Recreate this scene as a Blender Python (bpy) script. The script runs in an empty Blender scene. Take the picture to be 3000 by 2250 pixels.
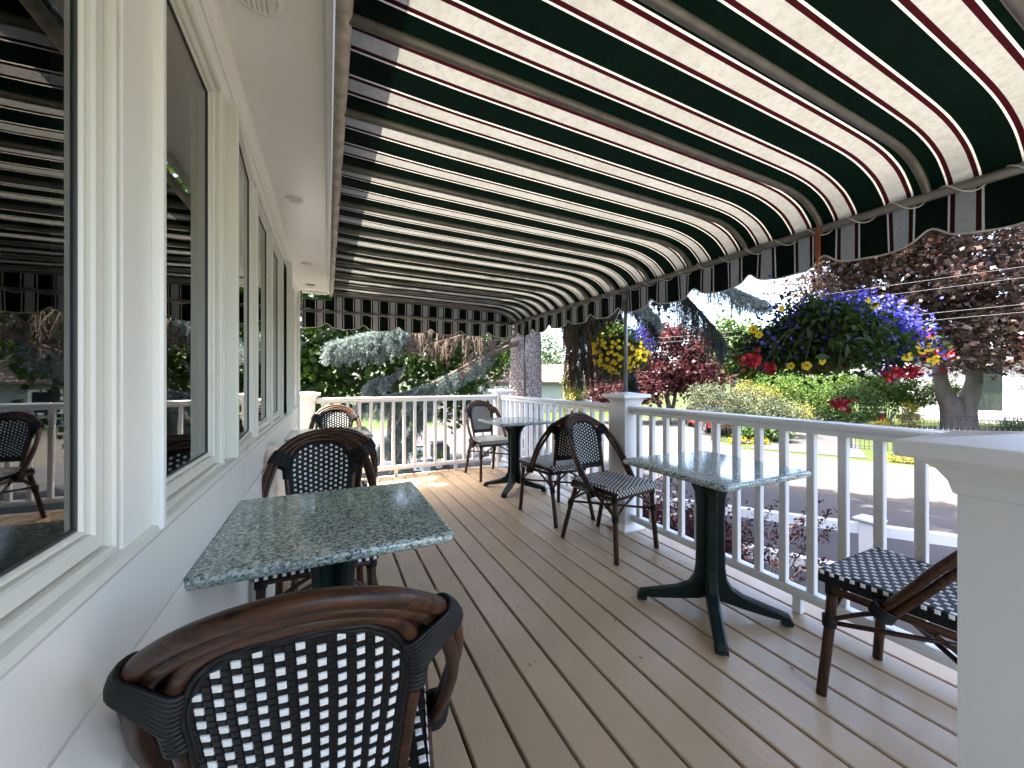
import bpy, math, random
import numpy as np
from mathutils import Vector, Matrix

random.seed(7); rng = np.random.default_rng(7)
scene = bpy.context.scene
col = scene.collection
PI = math.pi

# ------------------------------------------------------------------ camera, sky, sun, exposure
EYE = 1.16
cam = bpy.data.objects.new('camera', bpy.data.cameras.new('camera'))
col.objects.link(cam); scene.camera = cam
cam.location = (0, 0, EYE)
cam.rotation_euler = (math.radians(90), 0, math.radians(-25.6))
cam.data.sensor_width = 36.0; cam.data.lens = 36.0*1127/3000
cam.data.shift_y = -10/3000
cam.data.clip_start = 0.02; cam.data.clip_end = 600

SUN_DIR = Vector((-0.40, 0.16, 1.0)).normalized()      # towards the sun
world = bpy.data.worlds.new('World'); scene.world = world; world.use_nodes = True
wn = world.node_tree.nodes; wl = world.node_tree.links
sky = wn.new('ShaderNodeTexSky'); sky.sky_type = 'NISHITA'; sky.sun_disc = False
sky.sun_elevation = math.asin(SUN_DIR.z); sky.sun_rotation = math.atan2(SUN_DIR.x, SUN_DIR.y)
sky.air_density = 0.8; sky.dust_density = 4.0; sky.ozone_density = 0.6
wn['Background'].inputs['Strength'].default_value = 0.15
wl.new(sky.outputs[0], wn['Background'].inputs['Color'])
sl = bpy.data.lights.new('sun', 'SUN'); sl.energy = 5.0; sl.angle = math.radians(0.5); sl.color = (1.0, 0.94, 0.83)
sun = bpy.data.objects.new('sun', sl); col.objects.link(sun)
sun.rotation_euler = (-SUN_DIR).to_track_quat('-Z', 'Y').to_euler()
scene.view_settings.view_transform = 'Standard'; scene.view_settings.look = 'None'
scene.view_settings.gamma = 1.0; scene.view_settings.exposure = 3.68
scene.render.resolution_x = 1024; scene.render.resolution_y = 768
scene.render.engine = 'CYCLES'
scene.cycles.max_bounces = 10; scene.cycles.diffuse_bounces = 6; scene.cycles.transparent_max_bounces = 12

# ------------------------------------------------------------------ materials
MATS = {}
def nodes_of(name):
    m = bpy.data.materials.new(name); m.use_nodes = True
    nt = m.node_tree; MATS[name] = m
    return m, nt, nt.nodes, nt.links, nt.nodes['Principled BSDF']
def tex_coord(n, l, kind='Object', scale=(1, 1, 1)):
    tc = n.new('ShaderNodeTexCoord'); mp = n.new('ShaderNodeMapping'); mp.inputs['Scale'].default_value = scale
    l.new(tc.outputs[kind], mp.inputs['Vector']); return mp.outputs['Vector']
def noise(n, l, vec, scale, detail=4, rough=0.55):
    t = n.new('ShaderNodeTexNoise'); t.inputs['Scale'].default_value = scale
    t.inputs['Detail'].default_value = detail; t.inputs['Roughness'].default_value = rough
    l.new(vec, t.inputs['Vector']); return t.outputs['Fac']
def ramp(n, l, fac, stops, interp='LINEAR'):
    r = n.new('ShaderNodeValToRGB'); r.color_ramp.interpolation = interp
    e = r.color_ramp.elements
    while len(e) < len(stops): e.new(0.5)
    for i, (p, c) in enumerate(stops):
        e[i].position = p; e[i].color = (c[0], c[1], c[2], 1)
    l.new(fac, r.inputs['Fac']); return r.outputs['Color']
def bump(n, l, height, strength, dist, bsdf):
    b = n.new('ShaderNodeBump'); b.inputs['Strength'].default_value = strength; b.inputs['Distance'].default_value = dist
    l.new(height, b.inputs['Height']); l.new(b.outputs['Normal'], bsdf.inputs['Normal']); return b
def mat(name, c0, c1=None, rough=0.5, scale=8, stretch=(1, 1, 1), metal=0, bmp=0.0, bdist=0.002, spec=0.5, lo=0.3, hi=0.7, detail=4):
    m, nt, n, l, b = nodes_of(name)
    b.inputs['Roughness'].default_value = rough; b.inputs['Metallic'].default_value = metal
    b.inputs['Specular IOR Level'].default_value = spec
    if c1 is None: c1 = tuple(v*0.88 for v in c0)
    v = tex_coord(n, l, 'Object', stretch)
    f = noise(n, l, v, scale, detail)
    l.new(ramp(n, l, f, [(lo, c0), (hi, c1)]), b.inputs['Base Color'])
    if bmp: bump(n, l, f, bmp, bdist, b)
    return m
def leaf_mat(name, cols, transl=0.35, rough=0.5, tcol=None, gain=0.62, spec=0.15):
    """leaf colour varies from leaf to leaf; thin leaves let part of the light through"""
    m, nt, n, l, b = nodes_of(name)
    g = n.new('ShaderNodeNewGeometry')
    stops = [(i/(len(cols)-1), tuple(v*gain for v in c)) for i, c in enumerate(cols)]
    c = ramp(n, l, g.outputs['Random Per Island'], stops)
    l.new(c, b.inputs['Base Color']); b.inputs['Roughness'].default_value = rough
    b.inputs['Specular IOR Level'].default_value = spec
    t = n.new('ShaderNodeBsdfTranslucent')
    if tcol:
        mx = n.new('ShaderNodeMix'); mx.data_type = 'RGBA'; mx.blend_type = 'MULTIPLY'; mx.inputs[0].default_value = 1
        l.new(c, mx.inputs[6]); mx.inputs[7].default_value = (*tcol, 1); l.new(mx.outputs[2], t.inputs['Color'])
    else: l.new(c, t.inputs['Color'])
    s = n.new('ShaderNodeMixShader'); s.inputs[0].default_value = transl
    l.new(b.outputs[0], s.inputs[1]); l.new(t.outputs[0], s.inputs[2])
    l.new(s.outputs[0], n['Material Output'].inputs['Surface'])
    return m

mat('white_paint', (0.82, 0.81, 0.75), (0.77, 0.76, 0.70), rough=0.32, scale=3, bmp=0.08, bdist=0.004)
mat('soffit_paint', (0.84, 0.83, 0.79), (0.79, 0.78, 0.74), rough=0.30, scale=2.2, bmp=0.25, bdist=0.006)
mat('wall_paint', (0.82, 0.795, 0.72), (0.77, 0.745, 0.675), rough=0.30, scale=2.5, bmp=0.3, bdist=0.006)
mat('frame_vinyl', (0.68, 0.67, 0.59), (0.63, 0.62, 0.54), rough=0.38, scale=2)
mat('rail_vinyl', (0.66, 0.65, 0.63), (0.62, 0.61, 0.59), rough=0.30, scale=2)
mat('gasket', (0.03, 0.03, 0.03), rough=0.5)
mat('galvanised', (0.20, 0.19, 0.17), (0.125, 0.118, 0.105), rough=0.45, scale=14, metal=0.35, bmp=0.2)
mat('wall_pipe_paint', (0.52, 0.48, 0.42), (0.26, 0.22, 0.17), rough=0.55, scale=22, bmp=0.3)
mat('cord', (0.55, 0.53, 0.48), rough=0.8)
mat('aluminium', (0.16, 0.16, 0.16), (0.12, 0.12, 0.12), rough=0.35, scale=6, metal=0.6)
mat('black_plastic', (0.02, 0.02, 0.022), rough=0.4)
mat('black_weave', (0.004, 0.004, 0.0045), (0.007, 0.007, 0.007), rough=0.42, scale=60, spec=0.22)
mat('white_weave', (0.74, 0.74, 0.71), (0.64, 0.64, 0.61), rough=0.35, scale=60)
mat('black_wrap', (0.004, 0.004, 0.004), (0.008, 0.008, 0.008), rough=0.42, scale=40, spec=0.22)
mat('rattan', (0.060, 0.023, 0.009), (0.011, 0.0045, 0.0025), rough=0.36, spec=0.3, scale=60, stretch=(0.10, 1.6, 1.6), bmp=0.35, bdist=0.001, lo=0.38, hi=0.64, detail=8)
mat('rattan_leg', (0.055, 0.021, 0.009), (0.012, 0.005, 0.003), rough=0.36, spec=0.3, scale=60, stretch=(1.6, 1.6, 0.10), bmp=0.35, bdist=0.001, lo=0.38, hi=0.64, detail=8)
mat('green_iron', (0.0025, 0.0085, 0.0068), (0.004, 0.012, 0.0095), rough=0.36, scale=20, spec=0.22)
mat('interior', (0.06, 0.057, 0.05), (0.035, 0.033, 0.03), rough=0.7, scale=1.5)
mat('curtain', (0.34, 0.33, 0.28), (0.27, 0.26, 0.22), rough=0.9, scale=5)
mat('terracotta', (0.16, 0.045, 0.022), (0.10, 0.03, 0.018), rough=0.6, scale=10)
mat('orange_strap', (0.34, 0.085, 0.03), (0.20, 0.05, 0.02), rough=0.5, scale=20)
mat('red_wire', (0.10, 0.02, 0.015), rough=0.5)
mat('asphalt', (0.042, 0.040, 0.042), (0.032, 0.031, 0.033), rough=0.85, scale=1.2, bmp=0.2, bdist=0.01, detail=10, spec=0.08)
mat('tan_road', (0.056, 0.0485, 0.044), (0.045, 0.039, 0.036), rough=0.9, scale=1.5, bmp=0.2, bdist=0.01, detail=12, spec=0.08)
mat('lawn', (0.030, 0.040, 0.012), (0.022, 0.032, 0.009), rough=0.9, scale=1.5, bmp=0.5, bdist=0.05, detail=10, spec=0.08)
mat('mulch', (0.075, 0.055, 0.045), (0.03, 0.022, 0.018), rough=0.95, scale=18, bmp=0.8, bdist=0.02, detail=10, spec=0.08)
mat('bark_maple', (0.11, 0.09, 0.075), (0.06, 0.048, 0.04), rough=0.9, scale=5, stretch=(1, 1, 0.25), bmp=0.8, bdist=0.03, detail=8)
mat('dead_twig', (0.105, 0.068, 0.048), (0.065, 0.042, 0.030), rough=0.9, scale=10)
mat('stem', (0.035, 0.055, 0.014), (0.025, 0.04, 0.01), rough=0.7)
mat('iron', (0.012, 0.014, 0.015), rough=0.5)
mat('roof_shingle', (0.13, 0.088, 0.076), (0.095, 0.066, 0.058), rough=0.9, scale=3, detail=10)
mat('grey_shingle', (0.12, 0.12, 0.12), (0.08, 0.08, 0.08), rough=0.9, scale=3, detail=10)
mat('siding_white', (0.42, 0.43, 0.41), (0.37, 0.38, 0.36), rough=0.6, scale=2)
mat('pale_green_wall', (0.26, 0.29, 0.24), (0.22, 0.25, 0.20), rough=0.6, scale=2)
mat('dark_glass', (0.015, 0.02, 0.02), rough=0.05, spec=0.9)
mat('car_red', (0.38, 0.025, 0.02), (0.33, 0.02, 0.018), rough=0.2, scale=1)
mat('car_dark', (0.03, 0.03, 0.035), rough=0.3)
mat('tyre', (0.015, 0.015, 0.015), rough=0.8)
mat('chrome', (0.6, 0.6, 0.62), rough=0.2, metal=1)
mat('ramp_white_shaded', (0.34, 0.35, 0.37), (0.30, 0.31, 0.33), rough=0.5, scale=3)  # white rails; the blue-grey of their shade is put into this darker colour
mat('hydrant_red', (0.30, 0.03, 0.03), rough=0.4)
mat('stone', (0.38, 0.36, 0.34), (0.28, 0.27, 0.26), rough=0.8, scale=4, bmp=0.3)
mat('board_white', (0.70, 0.70, 0.68), (0.64, 0.64, 0.62), rough=0.5)
mat('dark_fabric', (0.035, 0.03, 0.03), (0.025, 0.022, 0.022), rough=0.7)
mat('cable', (0.12, 0.12, 0.12), rough=0.5)
mat('lamp_bronze', (0.05, 0.035, 0.028), rough=0.45, metal=0.3)
mat('under_deck', (0.02, 0.016, 0.013), rough=0.9)
mat('binding', (0.45, 0.43, 0.38), rough=0.8)
mat('petal_red', (0.42, 0.008, 0.02), (0.30, 0.004, 0.012), rough=0.6, scale=40)
mat('flower_eye', (0.20, 0.06, 0.01), rough=0.7)

# deck boards: taupe paint with long grain, worn spots, satin gloss; each board a little different
m, nt, n, l, b = nodes_of('deck_paint')
v = tex_coord(n, l, 'Object', (9, 0.55, 9)); g1 = noise(n, l, v, 7, 6)
v2 = tex_coord(n, l, 'Object', (1, 1, 1)); g2 = noise(n, l, v2, 3.2, 5); g3 = noise(n, l, v2, 42, 3)
oi = n.new('ShaderNodeObjectInfo')
base = ramp(n, l, g2, [(0.30, (0.435, 0.312, 0.195)), (0.72, (0.380, 0.272, 0.168))])
hs = n.new('ShaderNodeHueSaturation'); l.new(base, hs.inputs['Color'])
mr = n.new('ShaderNodeMapRange'); mr.inputs['To Min'].default_value = 0.88; mr.inputs['To Max'].default_value = 1.08
l.new(oi.outputs['Random'], mr.inputs['Value']); l.new(mr.outputs[0], hs.inputs['Value'])
spots = ramp(n, l, g3, [(0.66, (0, 0, 0)), (0.80, (1, 1, 1))])
mx = n.new('ShaderNodeMix'); mx.data_type = 'RGBA'; l.new(spots, mx.inputs[0]); l.new(hs.outputs[0], mx.inputs[6]); mx.inputs[7].default_value = (0.22, 0.165, 0.12, 1)
l.new(mx.outputs[2], b.inputs['Base Color'])
rr = n.new('ShaderNodeMapRange'); rr.inputs['From Min'].default_value = 0.3; rr.inputs['From Max'].default_value = 0.7
rr.inputs['To Min'].default_value = 0.24; rr.inputs['To Max'].default_value = 0.42; l.new(g2, rr.inputs['Value']); l.new(rr.outputs[0], b.inputs['Roughness'])
sc_v = tex_coord(n, l, 'Object', (1.0, 0.35, 1)); sc1 = noise(n, l, sc_v, 26, 8, 0.75)
scf = ramp(n, l, sc1, [(0.62, (0, 0, 0)), (0.74, (0.30, 0.30, 0.30))])
mx2 = n.new('ShaderNodeMix'); mx2.data_type = 'RGBA'; l.new(scf, mx2.inputs[0]); l.new(mx.outputs[2], mx2.inputs[6]); mx2.inputs[7].default_value = (0.52, 0.43, 0.33, 1)
l.new(mx2.outputs[2], b.inputs['Base Color'])
bump(n, l, g1, 0.35, 0.003, b)

# speckled green granite
m, nt, n, l, b = nodes_of('granite')
v = tex_coord(n, l, 'Object'); 
vo = n.new('ShaderNodeTexVoronoi'); vo.inputs['Scale'].default_value = 210; l.new(v, vo.inputs['Vector'])
sc = n.new('ShaderNodeSeparateColor'); l.new(vo.outputs['Color'], sc.inputs[0])
gn = noise(n, l, v, 95, 3); 
ad = n.new('ShaderNodeMath'); ad.operation = 'MULTIPLY_ADD'; l.new(sc.outputs[0], ad.inputs[0]); ad.inputs[1].default_value = 0.45; l.new(gn, ad.inputs[2])
sb = n.new('ShaderNodeMath'); sb.operation = 'SUBTRACT'; l.new(ad.outputs[0], sb.inputs[0]); sb.inputs[1].default_value = 0.22
l.new(ramp(n, l, sb.outputs[0], [(0.24, (0.024, 0.040, 0.038)), (0.35, (0.13, 0.185, 0.17)), (0.54, (0.27, 0.34, 0.315)), (0.72, (0.50, 0.55, 0.50))]), b.inputs['Base Color'])
b.inputs['Roughness'].default_value = 0.09; b.inputs['Specular IOR Level'].default_value = 0.75

# spruce bark: grey pink plates with dark cracks
m, nt, n, l, b = nodes_of('bark_spruce')
v = tex_coord(n, l, 'Object', (1, 1, 0.62))
vo = n.new('ShaderNodeTexVoronoi'); vo.feature = 'DISTANCE_TO_EDGE'; vo.inputs['Scale'].default_value = 17; 
nd = n.new('ShaderNodeTexNoise'); nd.inputs['Scale'].default_value = 9; l.new(v, nd.inputs['Vector'])
vm = n.new('ShaderNodeVectorMath'); vm.operation = 'MULTIPLY_ADD'; l.new(nd.outputs['Color'], vm.inputs[0]); vm.inputs[1].default_value = (0.11, 0.11, 0.11); l.new(v, vm.inputs[2])
l.new(vm.outputs[0], vo.inputs['Vector'])
pl = noise(n, l, v, 30, 6)
cr = ramp(n, l, vo.outputs['Distance'], [(0.0, (0.075, 0.058, 0.052)), (0.16, (0.27, 0.22, 0.205))])
mx = n.new('ShaderNodeMix'); mx.data_type = 'RGBA'; mx.blend_type = 'MULTIPLY'; mx.inputs[0].default_value = 0.6
l.new(cr, mx.inputs[6]); l.new(ramp(n, l, pl, [(0.35, (0.5, 0.47, 0.45)), (0.65, (1, 1, 1))]), mx.inputs[7])
l.new(mx.outputs[2], b.inputs['Base Color']); b.inputs['Roughness'].default_value = 0.95
bump(n, l, vo.outputs['Distance'], 1.0, 0.04, b)

# awning canvas: green, white, red and cream stripes woven in; sunlight soaks through
def canvas(name, axis, phase):
    m, nt, n, l, b = nodes_of(name)
    tc = n.new('ShaderNodeTexCoord'); sp = n.new('ShaderNodeSeparateXYZ'); l.new(tc.outputs['Object'], sp.inputs[0])
    a = n.new('ShaderNodeMath'); a.operation = 'SUBTRACT'; l.new(sp.outputs[axis], a.inputs[0]); a.inputs[1].default_value = phase
    d = n.new('ShaderNodeMath'); d.operation = 'DIVIDE'; l.new(a.outputs[0], d.inputs[0]); d.inputs[1].default_value = 0.18
    f = n.new('ShaderNodeMath'); f.operation = 'FRACT'; l.new(d.outputs[0], f.inputs[0])
    G, W, R, K = (0.0007, 0.0065, 0.0040), (0.50, 0.50, 0.47), (0.030, 0.0024, 0.004), (0.36, 0.375, 0.37)
    s = [(0.0, G), (0.25, W), (0.282, R), (0.358, K), (0.642, R), (0.718, W), (0.75, G)]
    c = ramp(n, l, f.outputs[0], s, 'CONSTANT')
    TG, TW, TR, TK = (0.0001, 0.0007, 0.0004), (0.175, 0.168, 0.143), (0.0060, 0.0006, 0.001), (0.078, 0.076, 0.069)
    tcol = ramp(n, l, f.outputs[0], [(0.0, TG), (0.25, TW), (0.282, TR), (0.358, TK), (0.642, TR), (0.718, TW), (0.75, TG)], 'CONSTANT')
    w = noise(n, l, tc.outputs['Object'], 48, 7, 0.72); w2 = noise(n, l, tc.outputs['Object'], 5, 4)
    dirt = ramp(n, l, w, [(0.32, (0.80, 0.79, 0.75)), (0.55, (1, 1, 1))])
    dirt2 = ramp(n, l, w2, [(0.3, (0.86, 0.86, 0.83)), (0.65, (1, 1, 1))])
    def mul(x, y):
        k = n.new('ShaderNodeMix'); k.data_type = 'RGBA'; k.blend_type = 'MULTIPLY'; k.inputs[0].default_value = 1
        l.new(x, k.inputs[6]); l.new(y, k.inputs[7]); return k.outputs[2]
    dd = mul(dirt, dirt2); c = mul(c, dd); tcol = mul(tcol, dd)
    l.new(c, b.inputs['Base Color']); b.inputs['Roughness'].default_value = 0.8; b.inputs['Specular IOR Level'].default_value = 0.2
    cz_ = noise(n, l, tc.outputs['Object'], 9, 3); bb = bump(n, l, cz_, 0.35, 0.03, b)
    t = n.new('ShaderNodeBsdfTranslucent'); l.new(bb.outputs['Normal'], t.inputs['Normal']); l.new(tcol, t.inputs['Color'])
    s_ = n.new('ShaderNodeMixShader'); s_.inputs[0].default_value = 0.42
    l.new(b.outputs[0], s_.inputs[1]); l.new(t.outputs[0], s_.inputs[2]); l.new(s_.outputs[0], n['Material Output'].inputs['Surface'])
canvas('canvas_along', 1, 0.651); canvas('canvas_across', 0, 0.02)

# window glass: clear pane, mirrors more at grazing angles
m, nt, n, l, b = nodes_of('window_glass')
gl = n.new('ShaderNodeBsdfGlossy'); gl.inputs['Roughness'].default_value = 0.012; gl.inputs['Color'].default_value = (0.95, 0.97, 0.95, 1)
tr = n.new('ShaderNodeBsdfTransparent'); tr.inputs['Color'].default_value = (0.72, 0.74, 0.70, 1)
fr = n.new('ShaderNodeFresnel'); fr.inputs['IOR'].default_value = 1.95
wv = noise(n, l, tex_coord(n, l), 3.0, 2); bp = n.new('ShaderNodeBump'); bp.inputs['Strength'].default_value = 0.02; bp.inputs['Distance'].default_value = 0.02
l.new(wv, bp.inputs['Height']); l.new(bp.outputs[0], gl.inputs['Normal'])
s_ = n.new('ShaderNodeMixShader'); l.new(fr.outputs[0], s_.inputs[0]); l.new(tr.outputs[0], s_.inputs[1]); l.new(gl.outputs[0], s_.inputs[2])
l.new(s_.outputs[0], n['Material Output'].inputs['Surface'])

leaf_mat('leaf_maple_green', [(0.022, 0.058, 0.012), (0.04, 0.085, 0.016), (0.065, 0.115, 0.02), (0.03, 0.075, 0.02)], 0.45, tcol=(1.5, 1.6, 0.6), gain=0.55)
leaf_mat('leaf_bright', [(0.06, 0.12, 0.02), (0.09, 0.16, 0.03), (0.12, 0.18, 0.035)], 0.35)
leaf_mat('leaf_mid', [(0.04, 0.085, 0.022), (0.065, 0.12, 0.03), (0.09, 0.14, 0.045)], 0.32)
leaf_mat('leaf_yellow', [(0.19, 0.19, 0.035), (0.26, 0.24, 0.05), (0.15, 0.17, 0.03)], 0.3)
leaf_mat('leaf_gold', [(0.30, 0.24, 0.02), (0.36, 0.30, 0.03), (0.2, 0.2, 0.02)], 0.3)
leaf_mat('leaf_juniper', [(0.06, 0.08, 0.042), (0.095, 0.115, 0.062), (0.13, 0.145, 0.08), (0.04, 0.055, 0.03)], 0.15)
leaf_mat('leaf_purple', [(0.050, 0.030, 0.029), (0.082, 0.050, 0.043), (0.135, 0.086, 0.068), (0.06, 0.055, 0.034)], 0.36, rough=0.30, tcol=(1.35, 0.95, 0.8), gain=0.62, spec=0.3)
leaf_mat('leaf_redmaple', [(0.050, 0.018, 0.024), (0.085, 0.032, 0.036), (0.12, 0.065, 0.055)], 0.33, rough=0.35, tcol=(1.5, 0.8, 0.75), gain=0.62)
leaf_mat('leaf_barberry', [(0.030, 0.010, 0.018), (0.05, 0.015, 0.022), (0.07, 0.025, 0.03)], 0.25)
leaf_mat('leaf_basket', [(0.016, 0.034, 0.010), (0.03, 0.056, 0.014), (0.05, 0.085, 0.02)], 0.35, tcol=(1.3, 1.4, 0.6), gain=0.95)
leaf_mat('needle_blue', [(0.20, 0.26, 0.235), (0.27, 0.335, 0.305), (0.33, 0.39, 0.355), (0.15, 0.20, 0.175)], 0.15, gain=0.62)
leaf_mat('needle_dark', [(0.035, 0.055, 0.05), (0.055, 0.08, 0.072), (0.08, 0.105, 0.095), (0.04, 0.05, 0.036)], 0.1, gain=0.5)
leaf_mat('needle_brown', [(0.085, 0.055, 0.032), (0.12, 0.08, 0.045), (0.06, 0.042, 0.026)], 0.12)
leaf_mat('petal_blue', [(0.05, 0.05, 0.36), (0.085, 0.085, 0.50), (0.15, 0.15, 0.62), (0.09, 0.07, 0.40)], 0.35, gain=0.80)
leaf_mat('petal_yellow', [(0.62, 0.42, 0.02), (0.70, 0.50, 0.03), (0.55, 0.36, 0.02)], 0.3, gain=1.00)
leaf_mat('leaf_hosta', [(0.05, 0.10, 0.03), (0.08, 0.13, 0.04)], 0.25)
leaf_mat('leaf_ground', [(0.06, 0.10, 0.03), (0.10, 0.15, 0.05), (0.14, 0.18, 0.08)], 0.25)

# ------------------------------------------------------------------ mesh helpers
def mesh_from_arrays(name, verts, faces, mats=(), smooth=False, midx=None):
    """verts (N,3); faces (M,k) with one k"""
    me = bpy.data.meshes.new(name)
    verts = np.asarray(verts, dtype=np.float32); faces = np.asarray(faces, dtype=np.int32)
    M, k = faces.shape
    me.vertices.add(len(verts)); me.vertices.foreach_set('co', verts.ravel())
    me.loops.add(M*k); me.loops.foreach_set('vertex_index', faces.ravel())
    me.polygons.add(M); me.polygons.foreach_set('loop_start', np.arange(0, M*k, k, dtype=np.int32))
    for mm in mats: me.materials.append(MATS[mm])
    if midx is not None: me.polygons.foreach_set('material_index', np.asarray(midx, dtype=np.int32))
    if smooth: me.polygons.foreach_set('use_smooth', np.ones(M, dtype=bool))
    me.update(calc_edges=True); me.validate()
    return me
def world_of(o):
    v = Vector((0, 0, 0))
    while o is not None: v += o.location; o = o.parent
    return v
def link(name, me, parent=None, loc=(0, 0, 0)):
    o = bpy.data.objects.new(name, me); col.objects.link(o); o.location = loc
    if parent is not None: o.parent = parent
    return o
def tag(o, label=None, cat=None, group=None, kind=None):
    if label: o['label'] = label
    if cat: o['category'] = cat
    if group: o['group'] = group
    if kind: o['kind'] = kind
    return o
def empty(name, loc=(0, 0, 0), label=None, cat=None, group=None):
    o = bpy.data.objects.new(name, None); col.objects.link(o); o.location = loc
    o.empty_display_size = 0.1
    return tag(o, label, cat, group)
def copy_tree(o, parent=None):
    c = o.copy(); col.objects.link(c); c.parent = parent
    for ch in o.children: copy_tree(ch, c)
    return c

class MB:
    def __init__(s): s.v = []; s.f = []; s.m = []; s.sm = []
    def add(s, vs, fs, mi=0, smooth=False):
        o = len(s.v); s.v += [tuple(p) for p in vs]
        for f in fs: s.f.append(tuple(i+o for i in f)); s.m.append(mi); s.sm.append(smooth)
        return s
    def box(s, x0, x1, y0, y1, z0, z1, bev=0.0, mi=0):
        if bev <= 0:
            vs = [(x, y, z) for z in (z0, z1) for y in (y0, y1) for x in (x0, x1)]
            return s.add(vs, [(0, 2, 3, 1), (4, 5, 7, 6), (0, 1, 5, 4), (2, 6, 7, 3), (0, 4, 6, 2), (1, 3, 7, 5)], mi)
        b = min(bev, (x1-x0)/2.01, (y1-y0)/2.01, (z1-z0)/2.01)
        X = (x0, x1); Y = (y0, y1); Z = (z0, z1); vs = []; idx = {}
        for i in (0, 1):
            for j in (0, 1):
                for k in (0, 1):
                    ix = X[i]+(b if i == 0 else -b); iy = Y[j]+(b if j == 0 else -b); iz = Z[k]+(b if k == 0 else -b)
                    for a, p in (('x', (X[i], iy, iz)), ('y', (ix, Y[j], iz)), ('z', (ix, iy, Z[k]))):
                        idx[(i, j, k, a)] = len(vs); vs.append(p)
        fs = []
        c = Vector(((x0+x1)/2, (y0+y1)/2, (z0+z1)/2))
        def face(ids):
            p = [Vector(vs[q]) for q in ids]; nn = (p[1]-p[0]).cross(p[2]-p[0]); mid = sum(p, Vector())/len(p)
            fs.append(tuple(ids) if nn.dot(mid-c) > 0 else tuple(reversed(ids)))
        for i in (0, 1):
            face([idx[(i, 0, 0, 'x')], idx[(i, 1, 0, 'x')], idx[(i, 1, 1, 'x')], idx[(i, 0, 1, 'x')]])
            face([idx[(0, i, 0, 'y')], idx[(1, i, 0, 'y')], idx[(1, i, 1, 'y')], idx[(0, i, 1, 'y')]])
            face([idx[(0, 0, i, 'z')], idx[(1, 0, i, 'z')], idx[(1, 1, i, 'z')], idx[(0, 1, i, 'z')]])
            for j in (0, 1):
                face([idx[(i, j, 0, 'x')], idx[(i, j, 1, 'x')], idx[(i, j, 1, 'y')], idx[(i, j, 0, 'y')]])
                face([idx[(i, 0, j, 'x')], idx[(i, 1, j, 'x')], idx[(i, 1, j, 'z')], idx[(i, 0, j, 'z')]])
                face([idx[(0, i, j, 'y')], idx[(1, i, j, 'y')], idx[(1, i, j, 'z')], idx[(0, i, j, 'z')]])
                for k in (0, 1): face([idx[(i, j, k, 'x')], idx[(i, j, k, 'y')], idx[(i, j, k, 'z')]])
        return s.add(vs, fs, mi)
    def tube(s, pts, r, sides=8, cap=True, closed=False, mi=0, flat=1.0, up=None):
        pts = [Vector(p) for p in pts]; n = len(pts)
        rs = list(r) if isinstance(r, (list, tuple)) else [r]*n
        tans = []
        for i in range(n):
            a = pts[(i-1) % n] if (closed or i > 0) else pts[i]; bb = pts[(i+1) % n] if (closed or i < n-1) else pts[i]
            tans.append((bb-a).normalized())
        ref = Vector(up) if up else (Vector((0, 0, 1)) if abs(tans[0].z) < 0.9 else Vector((1, 0, 0)))
        nx = (ref - tans[0]*ref.dot(tans[0])).normalized(); vs = []
        for i in range(n):
            nx = (nx - tans[i]*nx.dot(tans[i]))
            nx = nx.normalized() if nx.length > 1e-6 else tans[i].orthogonal().normalized()
            ny = tans[i].cross(nx)
            for k in range(sides):
                a = 2*PI*k/sides
                vs.append(pts[i] + nx*math.cos(a)*rs[i] + ny*math.sin(a)*rs[i]*flat)
        fs = []
        for i in range(n if closed else n-1):
            j = (i+1) % n
            for k in range(sides):
                q = (k+1) % sides; fs.append((i*sides+k, i*sides+q, j*sides+q, j*sides+k))
        s.add(vs, fs, mi, True)
        if cap and not closed:
            o = len(s.v)-len(vs)
            s.f.append(tuple(o+k for k in reversed(range(sides)))); s.m.append(mi); s.sm.append(False)
            s.f.append(tuple(o+(n-1)*sides+k for k in range(sides))); s.m.append(mi); s.sm.append(False)
        return s
    def lathe(s, prof, cx=0, cy=0, sides=16, mi=0, smooth=True, cap=True):
        vs = []; fs = []
        for (r, z) in prof:
            for k in range(sides):
                a = 2*PI*k/sides; vs.append((cx+r*math.cos(a), cy+r*math.sin(a), z))
        for i in range(len(prof)-1):
            for k in range(sides):
                q = (k+1) % sides; fs.append((i*sides+k, i*sides+q, (i+1)*sides+q, (i+1)*sides+k))
        s.add(vs, fs, mi, smooth)
        if cap:
            o = len(s.v)-len(vs)
            s.f.append(tuple(o+k for k in reversed(range(sides)))); s.m.append(mi); s.sm.append(False)
            e = o+(len(prof)-1)*sides; s.f.append(tuple(e+k for k in range(sides))); s.m.append(mi); s.sm.append(False)
        return s
    def sqlathe(s, prof, cx, cy, mi=0):
        """square stack: prof of (half width, z)"""
        vs = []; fs = []
        for (r, z) in prof: vs += [(cx-r, cy-r, z), (cx+r, cy-r, z), (cx+r, cy+r, z), (cx-r, cy+r, z)]
        for i in range(len(prof)-1):
            for k in range(4):
                q = (k+1) % 4; fs.append((i*4+k, i*4+q, (i+1)*4+q, (i+1)*4+k))
        fs.append((3, 2, 1, 0)); e = (len(prof)-1)*4; fs.append((e, e+1, e+2, e+3))
        return s.add(vs, fs, mi)
    def extrude(s, poly, a, b, axis='y', mi=0):
        """poly: 2D outline, extruded between a and b along an axis (other two axes in xyz order)"""
        def p3(p, t):
            if axis == 'y': return (p[0], t, p[1])
            if axis == 'x': return (t, p[0], p[1])
            return (p[0], p[1], t)
        n = len(poly); vs = [p3(p, a) for p in poly]+[p3(p, b) for p in poly]
        fs = [tuple(range(n)), tuple(reversed(range(n, 2*n)))]
        for i in range(n): j = (i+1) % n; fs.append((j, i, i+n, j+n))
        return s.add(vs, fs, mi)
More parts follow.
